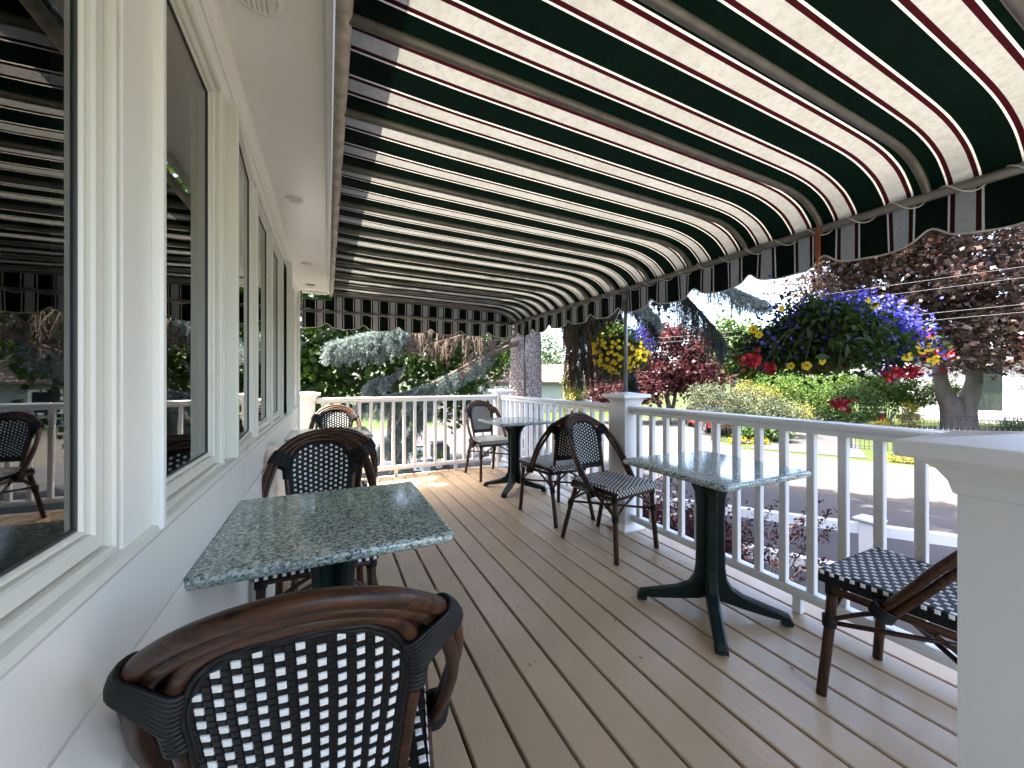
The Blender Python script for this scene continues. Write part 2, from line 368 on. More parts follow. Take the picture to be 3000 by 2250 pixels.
    def mesh(s, name, mats, off=(0, 0, 0)):
        me = bpy.data.meshes.new(name)
        vs = [(p[0]-off[0], p[1]-off[1], p[2]-off[2]) for p in s.v]
        me.from_pydata(vs, [], s.f)
        for mm in ([mats] if isinstance(mats, str) else mats): me.materials.append(MATS[mm])
        me.polygons.foreach_set('material_index', s.m); me.polygons.foreach_set('use_smooth', s.sm)
        me.update(); return me
    def build(s, name, mats, parent=None, origin=None):
        """coordinates are world ones; the object sits at its parent's origin"""
        if parent is not None: off = world_of(parent); loc = (0, 0, 0)
        else: off = Vector(origin or (0, 0, 0)); loc = off
        return link(name, s.mesh(name, mats, off), parent, loc)
def spline(pts, per=6):
    P = [Vector(p) for p in pts]; out = []
    for i in range(len(P)-1):
        p0 = P[max(i-1, 0)]; p1 = P[i]; p2 = P[i+1]; p3 = P[min(i+2, len(P)-1)]
        for k in range(per):
            t = k/per
            out.append(0.5*((2*p1)+(p2-p0)*t+(2*p0-5*p1+4*p2-p3)*t*t+(3*p1-p0-3*p2+p3)*t**3))
    out.append(P[-1]); return out
def fix_normals(me):
    import bmesh
    bm = bmesh.new(); bm.from_mesh(me); bmesh.ops.recalc_face_normals(bm, faces=bm.faces); bm.to_mesh(me); bm.free()

# ------------------------------------------------------------------ ground
GZ = -1.5
def sheet(name, poly, z, m, kind='structure'):
    mb = MB().add([(x, y, z) for x, y in poly], [tuple(range(len(poly)))])
    o = mb.build(name, m); fix_normals(o.data)
    if o.data.polygons[0].normal.z < 0: o.data.flip_normals()
    return tag(o, kind=kind)
sheet('lawn', [(-250, -250), (250, -250), (250, 250), (-250, 250)], GZ-0.012, 'lawn')
sheet('driveway', [(2.6, -14), (14.5, -14), (13.2, 2.4), (10.6, 6.8), (9.0, 11.0), (8.2, 22), (-9, 22), (-9, 4.9), (2.6, 4.9)], GZ-0.004, 'asphalt')
sheet('road', [(24.0, -20), (19.3, -1.2), (16.4, 5.6), (14.6, 9.4), (13.6, 14), (13.2, 24), (10, 45), (3.5, 45), (6.2, 24), (8.0, 12), (9.55, 6.3), (12.2, 2.6), (17, -20)], GZ, 'tan_road')
sheet('side_driveway', [(15.0, 9.6), (16.6, 6.6), (40, 18.2), (38.5, 21.5)], GZ+0.004, 'asphalt')
sheet('parking_area', [(12.0, 11.0), (15.0, 9.7), (15.4, 11.6), (21, 15.0), (20, 21), (11.5, 21)], GZ+0.006, 'tan_road')
bed = sheet('planting_bed', [(2.42, -3), (3.9, -3), (3.9, 2.9), (4.4, 6.6), (2.42, 6.6)], GZ+0.03, 'mulch')

# ------------------------------------------------------------------ porch deck: one object for each board
deck = empty('porch_deck', (0, 0, 0)); tag(deck, kind='structure')
x = -0.332+0.0
k = 0
edges = [0.398+0.146*i for i in range(-5, 13)]
bm_me = MB().box(0.0058, 0.1402, -2.6, 4.90, -0.028, 0.0, 0.004).mesh('deck_board', 'deck_paint')
for i, xe in enumerate(edges):
    o = link('deck_board', bm_me, deck, (xe, random.uniform(-0.012, 0.012), random.uniform(-0.0015, 0.0)))
j = MB()
for yy in np.arange(-2.4, 4.9, 0.405): j.box(-0.3, 2.24, yy, yy+0.04, -0.2, -0.030)
j.build('joist_frame', 'under_deck', deck)
MB().box(2.262, 2.290, -2.6, 4.88, -0.24, -0.034).build('rim_board', 'white_paint', deck)
MB().box(-0.3, 2.26, 4.845, 4.873, -0.24, -0.034).build('rim_board', 'white_paint', deck)

# ------------------------------------------------------------------ house wall with casement windows
WX = -0.28
house = empty('house', (WX, 1.2, GZ), 'white painted house side with row of casement windows along the porch', 'house')
W_END = 4.46
wins = [(-0.62, 0.06), (0.10, 0.738), (0.889, 1.338), (1.356, 1.840), (1.95, 2.43), (2.45, 2.93), (3.00, 3.46), (3.48, 3.94)]
Z0, Z1 = 0.918, 1.985
wall = MB()
wall.box(WX-0.12, WX, -2.6, W_END, -0.03, Z0-0.001)                      # below the sills
wall.box(WX-0.12, WX, -2.6, W_END, Z1+0.001, 2.30)                       # header
ed = [(-2.6, wins[0][0])]+[(wins[i][1], wins[i+1][0]) for i in range(len(wins)-1)]+[(wins[-1][1], W_END)]
for a, b_ in ed: wall.box(WX-0.12, WX-0.001, a, b_, Z0, Z1)
wall_o = wall.build('wall', 'wall_paint', house)
# clapboards under a flat apron board
for i in range(7):
    zt = 0.735-0.105*i
    s = MB().extrude([(WX+0.0005, zt), (WX+0.0005, zt-0.112), (WX+0.021, zt-0.112), (WX+0.006, zt)], -2.6, W_END-0.06, 'y')
    o = s.build('clapboard', 'wall_paint', wall_o); fix_normals(o.data)
MB().box(WX+0.0005, WX+0.007, -2.6, W_END-0.06, 0.742, 0.886, 0.002).build('apron_board', 'wall_paint', wall_o)
MB().box(WX-0.10, WX+0.028, W_END-0.058, W_END+0.004, -0.03, 2.085, 0.004).build('corner_board', 'wall_paint', wall_o)
MB().extrude([(WX+0.0005, 0.888), (WX+0.013, 0.888), (WX+0.017, 0.896), (WX+0.015, 0.908), (WX+0.0005, 0.914)], -2.6, W_END-0.06, 'y').build('sill_moulding', 'frame_vinyl', wall_o)
# flat casing beside the first window and its caulked strip
MB().box(WX+0.0005, WX+0.007, 0.760, 0.866, Z0-0.02, Z1+0.02, 0.002).build('casing_board', 'white_paint', wall_o)
MB().box(WX+0.0005, WX+0.021, 0.868, 0.888, Z0-0.02, Z1+0.02, 0.004).build('casing_strip', 'white_paint', wall_o)
# header trim and crown
MB().box(WX+0.0005, WX+0.010, -2.6, W_END-0.06, Z1+0.006, 2.045, 0.002).build('header_board', 'white_paint', wall_o)
cr = MB().extrude([(WX+0.0005, 2.047), (WX+0.014, 2.047), (WX+0.018, 2.056), (WX+0.024, 2.060), (WX+0.030, 2.074), (WX+0.038, 2.078), (WX+0.038, 2.0895), (WX+0.0005, 2.0895)], -2.6, W_END-0.06, 'y').build('crown_moulding', 'white_paint', wall_o)
fix_normals(cr.data)

def ring(mb, y0, y1, z0, z1, w, x0, x1, ch=0.004):
    """mitred picture frame in the YZ plane with a small chamfer on its face"""
    for (a, b_, c, d) in (((y0, z0), (y1, z0), (y1-w, z0+w), (y0+w, z0+w)), ((y1, z0), (y1, z1), (y1-w, z1-w), (y1-w, z0+w)),
                          ((y1, z1), (y0, z1), (y0+w, z1-w), (y1-w, z1-w)), ((y0, z1), (y0, z0), (y0+w, z0+w), (y0+w, z1-w))):
        q = [a, b_, c, d]; cx = sum(p[0] for p in q)/4; cz = sum(p[1] for p in q)/4
        t = ch/w*0.6
        top = [(x1, p[0]+(cx-p[0])*0.0, p[1]) for p in q]
        # inner and outer long edges pulled in a little on the face
        def lerp(p, r, k): return (p[0]+(r[0]-p[0])*k, p[1]+(r[1]-p[1])*k)
        f = [lerp(a, d, t), lerp(b_, c, t), lerp(c, b_, t), lerp(d, a, t)]
        vs = [(x0, *p) for p in q]+[(x1-ch, *p) for p in q]+[(x1, *p) for p in f]
        fs = [(4, 5, 1, 0), (6, 7, 3, 2), (8, 9, 5, 4), (10, 11, 7, 6), (11, 10, 9, 8), (5, 9, 10, 6), (7, 11, 8, 4)]
        mb.add(vs, fs)
def make_sash(name, parent, y0, y1, z0, z1, xf, hinge=None, ang=0.0):
    """sash frame with glazing bead and pane, face at xf; optionally swung out about a hinge"""
    fr_ = MB(); ring(fr_, y0, y1, z0, z1, 0.024, xf-0.034, xf)
    bd = MB(); ring(bd, y0+0.0243, y1-0.0243, z0+0.0243, z1-0.0243, 0.009, xf-0.034, xf-0.008)
    gk = MB(); ring(gk, y0+0.0336, y1-0.0336, z0+0.0336, z1-0.0336, 0.004, xf-0.034, xf-0.012, 0.001)
    pn = MB().box(xf-0.019, xf-0.015, y0+0.0336, y1-0.0336, z0+0.0336, z1-0.0336)
    obs = []
    f = fr_.build(name, 'frame_vinyl', parent); fix_normals(f.data)
    for nm, mb, mm in (('glazing_bead', bd, 'frame_vinyl'), ('gasket', gk, 'gasket'), ('pane', pn, 'window_glass')):
        obs.append(mb.build(nm, mm, f)); 
        if nm != 'pane': fix_normals(obs[-1].data)
    if hinge is not None:
        R = Matrix.Translation(Vector(hinge)) @ Matrix.Rotation(ang, 4, 'Z') @ Matrix.Translation(-Vector(hinge))
        off = world_of(parent)
        for o in [f]+obs:
            for vtx in o.data.vertices: vtx.co = (R @ (vtx.co+off))-off
    return f
for i, (a, b_) in enumerate(wins):
    fr_ = MB(); ring(fr_, a, b_, Z0, Z1, 0.012, WX-0.09, WX+0.012)
    ring(fr_, a+0.0122, b_-0.0122, Z0+0.0122, Z1-0.0122, 0.004, WX-0.09, WX-0.006)
    w = fr_.build('window', 'frame_vinyl', house); fix_normals(w.data)
    ia, ib = a+0.014, b_-0.014; iz0, iz1 = Z0+0.014, Z1-0.014
    if i == 3: make_sash('sash', w, ia, ib, iz0, iz1, WX+0.014, (WX-0.01, ib, 0), math.radians(3.5))
    elif i == 6: make_sash('sash', w, ia, ib, iz0, iz1, WX+0.014, (WX-0.01, ib, 0), math.radians(6.5))
    else: make_sash('sash', w, ia, ib, iz0, iz1, WX+0.001)
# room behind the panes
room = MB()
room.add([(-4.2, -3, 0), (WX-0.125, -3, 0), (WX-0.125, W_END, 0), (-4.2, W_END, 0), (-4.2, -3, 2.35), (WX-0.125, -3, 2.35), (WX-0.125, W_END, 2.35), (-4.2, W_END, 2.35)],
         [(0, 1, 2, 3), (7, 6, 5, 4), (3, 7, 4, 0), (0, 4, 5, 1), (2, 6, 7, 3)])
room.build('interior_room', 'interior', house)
for yc, wd in ((0.40, 0.10), (0.84, 0.12), (1.24, 0.06), (2.03, 0.16), (2.60, 0.12), (3.16, 0.16), (3.9, 0.10), (-0.3, 0.2)):
    c = MB(); pts = []
    N = 16
    prof = [(WX-0.19+0.018*math.sin(k*1.9), yc-wd/2+wd*k/N) for k in range(N+1)]
    vs = [(px, py, z) for z in (0.25, 2.2) for px, py in prof]
    c.add(vs, [(k, k+1, N+2+k, N+1+k) for k in range(N)], 0, True)
    c.build('curtain', 'curtain', house)
# soffit, fascia, gutter and roof
SZ = 2.09
MB().box(WX-0.12, -0.006, -2.6, 4.50, SZ, SZ+0.02).build('soffit', 'soffit_paint', house)
MB().box(-0.0055, 0.016, -2.6, 4.50, SZ-0.018, SZ+0.25, 0.003).build('fascia', 'white_paint', house)
MB().box(WX+0.04, -0.006, 4.478, 4.499, SZ-0.03, SZ-0.0005, 0.003).build('soffit_end_trim', 'white_paint', house)
MB().box(0.0165, 0.075, -2.6, 4.5, SZ+0.13, SZ+0.24, 0.01).build('gutter', 'white_paint', house)
rf = MB().extrude([(0.02, SZ+0.252), (0.02, SZ+0.285), (-5.2, SZ+2.6), (-5.2, SZ+2.56)], -2.6, 4.55, 'y').build('roof', 'grey_shingle', house); fix_normals(rf.data)
g = MB().extrude([(-0.006, SZ+0.022), (-0.006, SZ+0.235), (-5.2, SZ+2.55), (-5.2, GZ), (WX-0.125, GZ), (WX-0.125, SZ+0.022)], W_END-0.05, W_END-0.002, 'y').build('gable_wall', 'wall_paint', house); fix_normals(g.data)
MB().box(WX-0.12, WX+0.0, -2.6, W_END-0.06, GZ, -0.032).build('foundation', 'stone', house)

def recessed_light(y, label, dark=False, r=0.030):
    e = empty('ceiling_light', (-0.152, y, SZ), label, 'light', 'recessed lights along the soffit')
    if dark:
        MB().lathe([(r+0.006, -0.001), (r+0.004, -0.006), (r-0.002, -0.006), (r-0.004, 0.0)], sides=24, cap=False).mesh
        t = MB().lathe([(r+0.008, -0.0005), (r+0.006, -0.005), (r, -0.005), (r-0.002, -0.001)], sides=24, cap=False).mesh('trim_ring', 'white_paint')
        link('trim_ring', t, e)
        link('lamp_opening', MB().lathe([(0.001, -0.002), (r, -0.0022)], sides=24, cap=False).mesh('lamp_opening', 'black_plastic'), e)
    else:
        link('trim_ring', MB().lathe([(r+0.010, -0.0005), (r+0.008, -0.007), (r-0.004, -0.008), (r-0.006, -0.002)], sides=24, cap=False).mesh('trim_ring', 'white_paint'), e)
        link('baffle', MB().lathe([(0.001, -0.003), (r-0.004, -0.0025)], sides=24, cap=False).mesh('baffle', 'soffit_paint'), e)
        for q in range(-2, 3):
            hw = math.sqrt(max(r*r-(q*0.011)**2, 0))*0.86
            link('louvre', MB().box(-0.003+q*0.011, 0.003+q*0.011, -hw, hw, -0.011, -0.0032, 0.001).mesh('louvre', 'white_paint'), e)
recessed_light(1.10, 'round louvred light in soffit nearest the camera, cut by the top edge', r=0.045)
recessed_light(2.26, 'round louvred light in soffit, second from the camera')
recessed_light(3.45, 'small white round light in soffit, second from the far end')
recessed_light(4.20, 'dark open round light at the far end of the soffit', dark=True, r=0.045)

# ------------------------------------------------------------------ awning
AX, AZ = 2.12, 1.88          # front bar
A_END = 4.41; A_NEAR = -1.2
awn = empty('awning', (AX, 1.6, 0), 'green, white, red striped canvas awning with scalloped valance over the porch', 'awning')
def prof(t, drop=0.0):
    """awning section from the wall pipe to the front bar; t 0..1"""
    pass
top_prof = [(0.04, 2.070), (0.4, 2.062), (0.9, 2.055), (1.4, 2.048), (1.70, 2.042), (1.85, 2.034), (1.95, 2.018), (2.03, 1.990), (2.085, 1.950), (2.118, 1.915), (2.128, 1.883)]
top_pts = spline([(p[0], 0, p[1]) for p in top_prof], 3)
ribs_y = [0.656+0.361*k for k in range(-5, 11)]
ys = np.arange(A_NEAR, A_END+0.0001, 0.03)
vs = []
for y in ys:
    ph = abs(((y-0.656)/0.361) % 1.0 - 0.5)*2       # 1 on a rib, 0 midway
    sag = (1-ph**2)*0.006
    for p in top_pts:
        inner = min(1, (p.x-0.04)/0.3)
        bend = math.exp(-((p.x-2.0)/0.16)**2)
        vs.append((p.x - bend*0.012*(1-ph), y, p.z - sag*inner - bend*0.010*(1-ph)))
nx = len(top_pts)
fs = [(i*nx+k, i*nx+k+1, (i+1)*nx+k+1, (i+1)*nx+k) for i in range(len(ys)-1) for k in range(nx-1)]
link('canopy', mesh_from_arrays('canopy', vs, fs, ['canvas_along'], True), awn, (-AX, -1.6, 0))
# scalloped front valance hanging from the bar
def scallop(s):
    d = ((s-0.650+0.18) % 0.361)-0.18
    return 0.042*math.exp(-(d/0.040)**2) - 0.010*math.cos(2*PI*d/0.361)*-1*0.6
yv = np.arange(A_NEAR, A_END+0.0001, 0.012); rows = 7; vs = []; trim = []
for y in yv:
    zb = 1.706+scallop(y)
    for r in range(rows):
        t = r/(rows-1); z = 1.894+(zb-1.894)*t
        xx = AX+0.020+t*(0.010*math.sin(y*17.4)+0.006*math.sin(y*41+1))
        vs.append((xx, y, z))
    trim.append((xx, y, zb))
fs = [(i*rows+k, i*rows+k+1, (i+1)*rows+k+1, (i+1)*rows+k) for i in range(len(yv)-1) for k in range(rows-1)]
v_o = link('front_valance', mesh_from_arrays('front_valance', vs, fs, ['canvas_along'], True), awn, (-AX, -1.6, 0))
MB().tube(trim, 0.0038, 6).build('valance_binding', 'binding', v_o)
# end panel and end valance at the far side
xs = np.arange(-0.24, AX+0.012, 0.012); vs = []; trim = []; up = []
tz = np.interp(xs, [p.x for p in top_pts], [p.z for p in top_pts])
for x_, zt in zip(xs, tz):
    zt = min(zt-0.004, 2.06) if x_ > 0.045 else 1.985
    up += [(x_, A_END+0.006*math.sin(x_*9)*(t_ if t_ else 0), zt+(1.872-zt)*t_) for t_ in (0, 0.25, 0.5, 0.75, 1.0)]
    zb = 1.706+scallop(x_+0.30)
    for r in range(rows):
        t = r/(rows-1); z = 1.894+(zb-1.894)*t
        yy = A_END+0.018+t*(0.010*math.sin(x_*16)+0.006*math.sin(x_*37+2)); vs.append((x_, yy, z))
    trim.append((x_, yy, zb))
fs = [(i*rows+k, i*rows+k+1, (i+1)*rows+k+1, (i+1)*rows+k) for i in range(len(xs)-1) for k in range(rows-1)]
e_o = link('end_valance', mesh_from_arrays('end_valance', vs, fs, ['canvas_across'], True), awn, (-AX, -1.6, 0))
MB().tube(trim, 0.0038, 6).build('valance_binding', 'binding', e_o)
fs = [(i*5+k, i*5+k+1, (i+1)*5+k+1, (i+1)*5+k) for i in range(len(xs)-1) for k in range(4)]
link('end_panel', mesh_from_arrays('end_panel', up, fs, ['canvas_across'], True), awn, (-AX, -1.6, 0))
# pipe frame
MB().tube([(AX, A_NEAR, AZ), (AX, A_END-0.02, AZ)], 0.0185, 12).build('front_bar', 'galvanised', awn)
MB().tube([(AX, A_END-0.02, AZ), (-0.24, A_END-0.02, AZ-0.012)], 0.0165, 12).build('end_bar', 'galvanised', awn)
wp = MB(); pp = [(0.036, y, 2.046+0.002*math.sin(y*3)) for y in np.arange(A_NEAR, A_END, 0.2)]
wp.tube(pp, 0.019, 12)
wp.build('wall_pipe', 'wall_pipe_paint', awn)
rp = spline([(0.045, 0, 2.044), (0.7, 0, 2.034), (1.35, 0, 2.024), (1.78, 0, 2.016), (1.90, 0, 2.008), (1.99, 0, 1.985), (2.055, 0, 1.950), (2.10, 0, 1.915), (AX, 0, 1.885)], 3)
rib_me = MB().tube([(p.x-AX, 0, p.z) for p in rp], 0.0135, 10).mesh('rib', 'galvanised')
for y in ribs_y: link('rib', rib_me, awn, (0, y-1.6, 0))
MB().tube([(p.x, A_END-0.015, p.z) for p in rp], 0.0135, 10).build('rib', 'galvanised', awn)
# lacing cord wound round the bars
lc = MB(); pts = []
for k in range(int((A_END-A_NEAR)/0.012)):
    y = A_NEAR+k*0.012; a = 2*PI*y/0.155
    pts.append((AX+0.0225*math.sin(a), y, AZ-0.002+0.0225*math.cos(a)-0.004*max(0, -math.cos(a))))
lc.tube(pts, 0.0028, 5); lc.build('lacing', 'cord', awn)
lc = MB(); pts = []
for k in range(int((AX+0.24)/0.010)):
    x_ = -0.24+k*0.010; a = 2*PI*x_/0.17
    pts.append((x_, A_END-0.02+0.020*math.sin(a), AZ-0.010+0.022*math.cos(a)))
lc.tube(pts, 0.0028, 5); lc.build('lacing', 'cord', awn)
# support poles standing on the railing
for (y, zb) in ((2.36, 1.062), (4.09, 0.966)):
    p = MB().tube([(AX+0.01, y, zb), (AX+0.01, y, AZ-0.012)], 0.0155, 12).build('support_pole', 'aluminium', awn)
    MB().tube([(AX+0.01, y, AZ-0.085), (AX+0.01, y, AZ-0.015)], 0.021, 12).build('clamp', 'galvanised', p)

# ------------------------------------------------------------------ railing posts and sections
RX = 2.13; RY = 4.82; PW = 0.0785
def railing_post(cx, cy, z0, zc, label, cap=True):
    e = empty('railing_post', (cx, cy, z0), label, 'post', 'square white porch posts')
    MB().sqlathe([(PW, z0), (PW, zc-0.075)], cx, cy).build('shaft', 'rail_vinyl', e)
    MB().sqlathe([(PW+0.024, z0+0.001), (PW+0.024, z0+0.016), (PW+0.021, z0+0.022), (PW+0.014, z0+0.045), (PW+0.010, z0+0.058), (PW+0.001, z0+0.064)], cx, cy).build('plinth', 'rail_vinyl', e)
    MB().sqlathe([(PW+0.0008, zc-0.100), (PW+0.004, zc-0.098), (PW+0.008, zc-0.080), (PW+0.018, zc-0.062), (PW+0.033, zc-0.050), (PW+0.036, zc-0.046), (PW+0.052, zc-0.0455), (PW+0.055, zc-0.042), (PW+0.055, zc-0.022), (PW+0.052, zc-0.019), (0.004, zc)], cx, cy).build('cap', 'rail_vinyl', e)
    return e
railing_post(RX, 2.36, 0, 1.072, 'white square railing post beside the middle chair, pole rising from its cap')
railing_post(RX+0.01, RY, 0, 1.055, 'white square post at the far outer corner of the railing')
railing_post(-0.205, RY, 0, 1.040, 'white square post against the house end of the far railing')
railing_post(0.955, 0.160, 0, 1.085, 'large white post in the near right foreground, cut by the frame')
def rail_top_prof(h):
    return [(-0.030, h-0.062), (0.030, h-0.062), (0.030, h-0.040), (0.036, h-0.034), (0.043, h-0.026), (0.045, h-0.018), (0.045, h-0.010), (0.038, h-0.003), (0.025, h), (-0.025, h), (-0.038, h-0.003), (-0.045, h-0.010), (-0.045, h-0.018), (-0.043, h-0.026), (-0.036, h-0.034), (-0.030, h-0.040)]
RH = 0.966
bal_me = MB().box(-0.0172, 0.0172, -0.0172, 0.0172, 0.128, RH-0.061, 0.003).mesh('baluster', 'rail_vinyl')
def railing(axis, a, b, c, bal, feet, label):
    loc = (c, (a+b)/2, 0) if axis == 'y' else ((a+b)/2, c, 0)
    e = empty('railing', loc, label, 'railing', 'white porch railing sections')
    mid = (a+b)/2
    for nm, pr in (('top_rail', rail_top_prof(RH)), ('bottom_rail', [(-0.026, 0.082), (0.026, 0.082), (0.030, 0.092), (0.030, 0.112), (0.022, 0.128), (-0.022, 0.128), (-0.030, 0.112), (-0.030, 0.092)])):
        mb = MB()
        if axis == 'y': mb.extrude([(c+p[0], p[1]) for p in pr], a, b, 'y')
        else: mb.extrude([(c+p[0], p[1]) for p in pr], a, b, 'x')
        o = mb.build(nm, 'rail_vinyl', e); fix_normals(o.data)
    for t in bal: link('baluster', bal_me, e, (0, t-mid, 0) if axis == 'y' else (t-mid, 0, 0))
    for t in feet:
        link('foot_block', MB().box(-0.019, 0.019, -0.019, 0.019, 0.0, 0.081, 0.002).mesh('foot_block', 'rail_vinyl'), e, (0, t-mid, 0) if axis == 'y' else (t-mid, 0, 0))
railing('y', -0.82, 2.278, RX, [2.212-0.128*i for i in range(23)], [1.12, 0.0], 'white baluster railing along the near outer side beside the right table')
railing('y', 2.442, RY-0.081, RX, [2.53+0.128*i for i in range(18)], [3.6], 'white baluster railing along the far outer side behind the corner table')
railing('x', -0.122, RX-0.072, RY, [-0.05+0.128*i for i in range(17)], [0.75, 1.5], 'white baluster railing across the far end of the porch')

# ------------------------------------------------------------------ bistro tables
def make_table():
    r = empty('bistro_table')
    t = MB(); hs_ = 0.305; prof_ = [(hs_-0.016, 0.710), (hs_-0.006, 0.712), (hs_-0.001, 0.718), (hs_, 0.726), (hs_-0.001, 0.733), (hs_-0.005, 0.738), (hs_-0.012, 0.740)]
    # rounded-corner slab
    def outline(h, cr=0.022):
        pts = []
        for (sx, sy, a0) in ((1, 1, 0), (-1, 1, 90), (-1, -1, 180), (1, -1, 270)):
            for q in range(5):
                a = math.radians(a0+q*22.5); pts.append((sx*(h-cr)+cr*math.cos(a), sy*(h-cr)+cr*math.sin(a)))
        return pts
    vs = []; n_ = 20
    for (h, z) in prof_: vs += [(x, y, z) for x, y in outline(h)]
    fs = [(i*n_+k, i*n_+(k+1) % n_, (i+1)*n_+(k+1) % n_, (i+1)*n_+k) for i in range(len(prof_)-1) for k in range(n_)]
    t.add(vs, fs, 0, True)
    t.f.append(tuple(reversed(range(n_)))); t.m.append(0); t.sm.append(False)
    e = (len(prof_)-1)*n_; t.f.append(tuple(range(e, e+n_))); t.m.append(0); t.sm.append(False)
    link('table_top', t.mesh('table_top', 'granite'), r)
    # one cast leg: foot, column and top bracket in one curved plate with a rounded rib
    def leg_mesh():
        inn = 0.006
        outer = [(0.345, 0.012), (0.350, 0.030), (0.335, 0.050), (0.24, 0.078), (0.15, 0.105), (0.098, 0.135), (0.074, 0.175), (0.066, 0.23), (0.064, 0.40), (0.064, 0.52), (0.072, 0.60), (0.098, 0.655), (0.145, 0.690), (0.165, 0.709)]
        inner = [(inn, 0.709), (inn, 0.50), (inn, 0.25), (inn, 0.09), (0.05, 0.070), (0.15, 0.050), (0.25, 0.034), (0.298, 0.030), (0.300, 0.012)]
        poly = outer+inner
        mb = MB(); hw = 0.026; nO = len(outer)
        # body plate
        def side(s, sc, ins):
            out = []
            for i, (x, z) in enumerate(poly):
                if i < nO: x2 = x-ins*(0.7 if 0.12 < z < 0.62 else 0.1); z2 = z-ins*(0.7 if z <= 0.12 else 0.0)
                else: x2, z2 = x, z
                out.append((x2, s*sc, z2))
            return out
        rows_ = [side(-1, hw, 0.010), side(-1, hw*0.62, 0.0), side(1, hw*0.62, 0.0), side(1, hw, 0.010)]
        vs = [p for rr_ in rows_ for p in rr_]; n_ = len(poly); fs = []
        for q in range(3):
            for k in range(n_):
                k2 = (k+1) % n_; fs.append((q*n_+k, q*n_+k2, (q+1)*n_+k2, (q+1)*n_+k))
        mb.add(vs, fs, 0, False)
        mb.f.append(tuple(range(n_))); mb.m.append(0); mb.sm.append(False)
        mb.f.append(tuple(reversed(range(3*n_, 4*n_)))); mb.m.append(0); mb.sm.append(False)
        me = mb.mesh('leg', 'green_iron'); fix_normals(me); return me
    lm = leg_mesh(); gm = MB().lathe([(0.014, 0.0), (0.016, 0.003), (0.016, 0.010), (0.010, 0.0125)], 0.325, 0, 12).mesh('glide', 'black_plastic')
    for q in range(4):
        lg = link('leg', lm, r); lg.rotation_euler = (0, 0, math.radians(45+90*q))
        link('glide', gm, lg)
    return r
table0 = make_table()
T = [((0.016, 1.335), 0, 'green granite square table against the house wall in the foreground'),
     ((0.014, 3.470), 0.5, 'green granite square table by the house wall near the far railing'),
     ((1.800, 3.700), 1.0, 'green granite square table in the far outer corner of the porch'),
     ((1.736, 1.315), -0.5, 'green granite square table against the near outer railing at right')]
for i, ((x, y), a, lb) in enumerate(T):
    o = table0 if i == 0 else copy_tree(table0)
    o.location = (x, y, 0); o.rotation_euler = (0, 0, math.radians(a)); tag(o, lb, 'table', 'granite bistro tables on the porch')

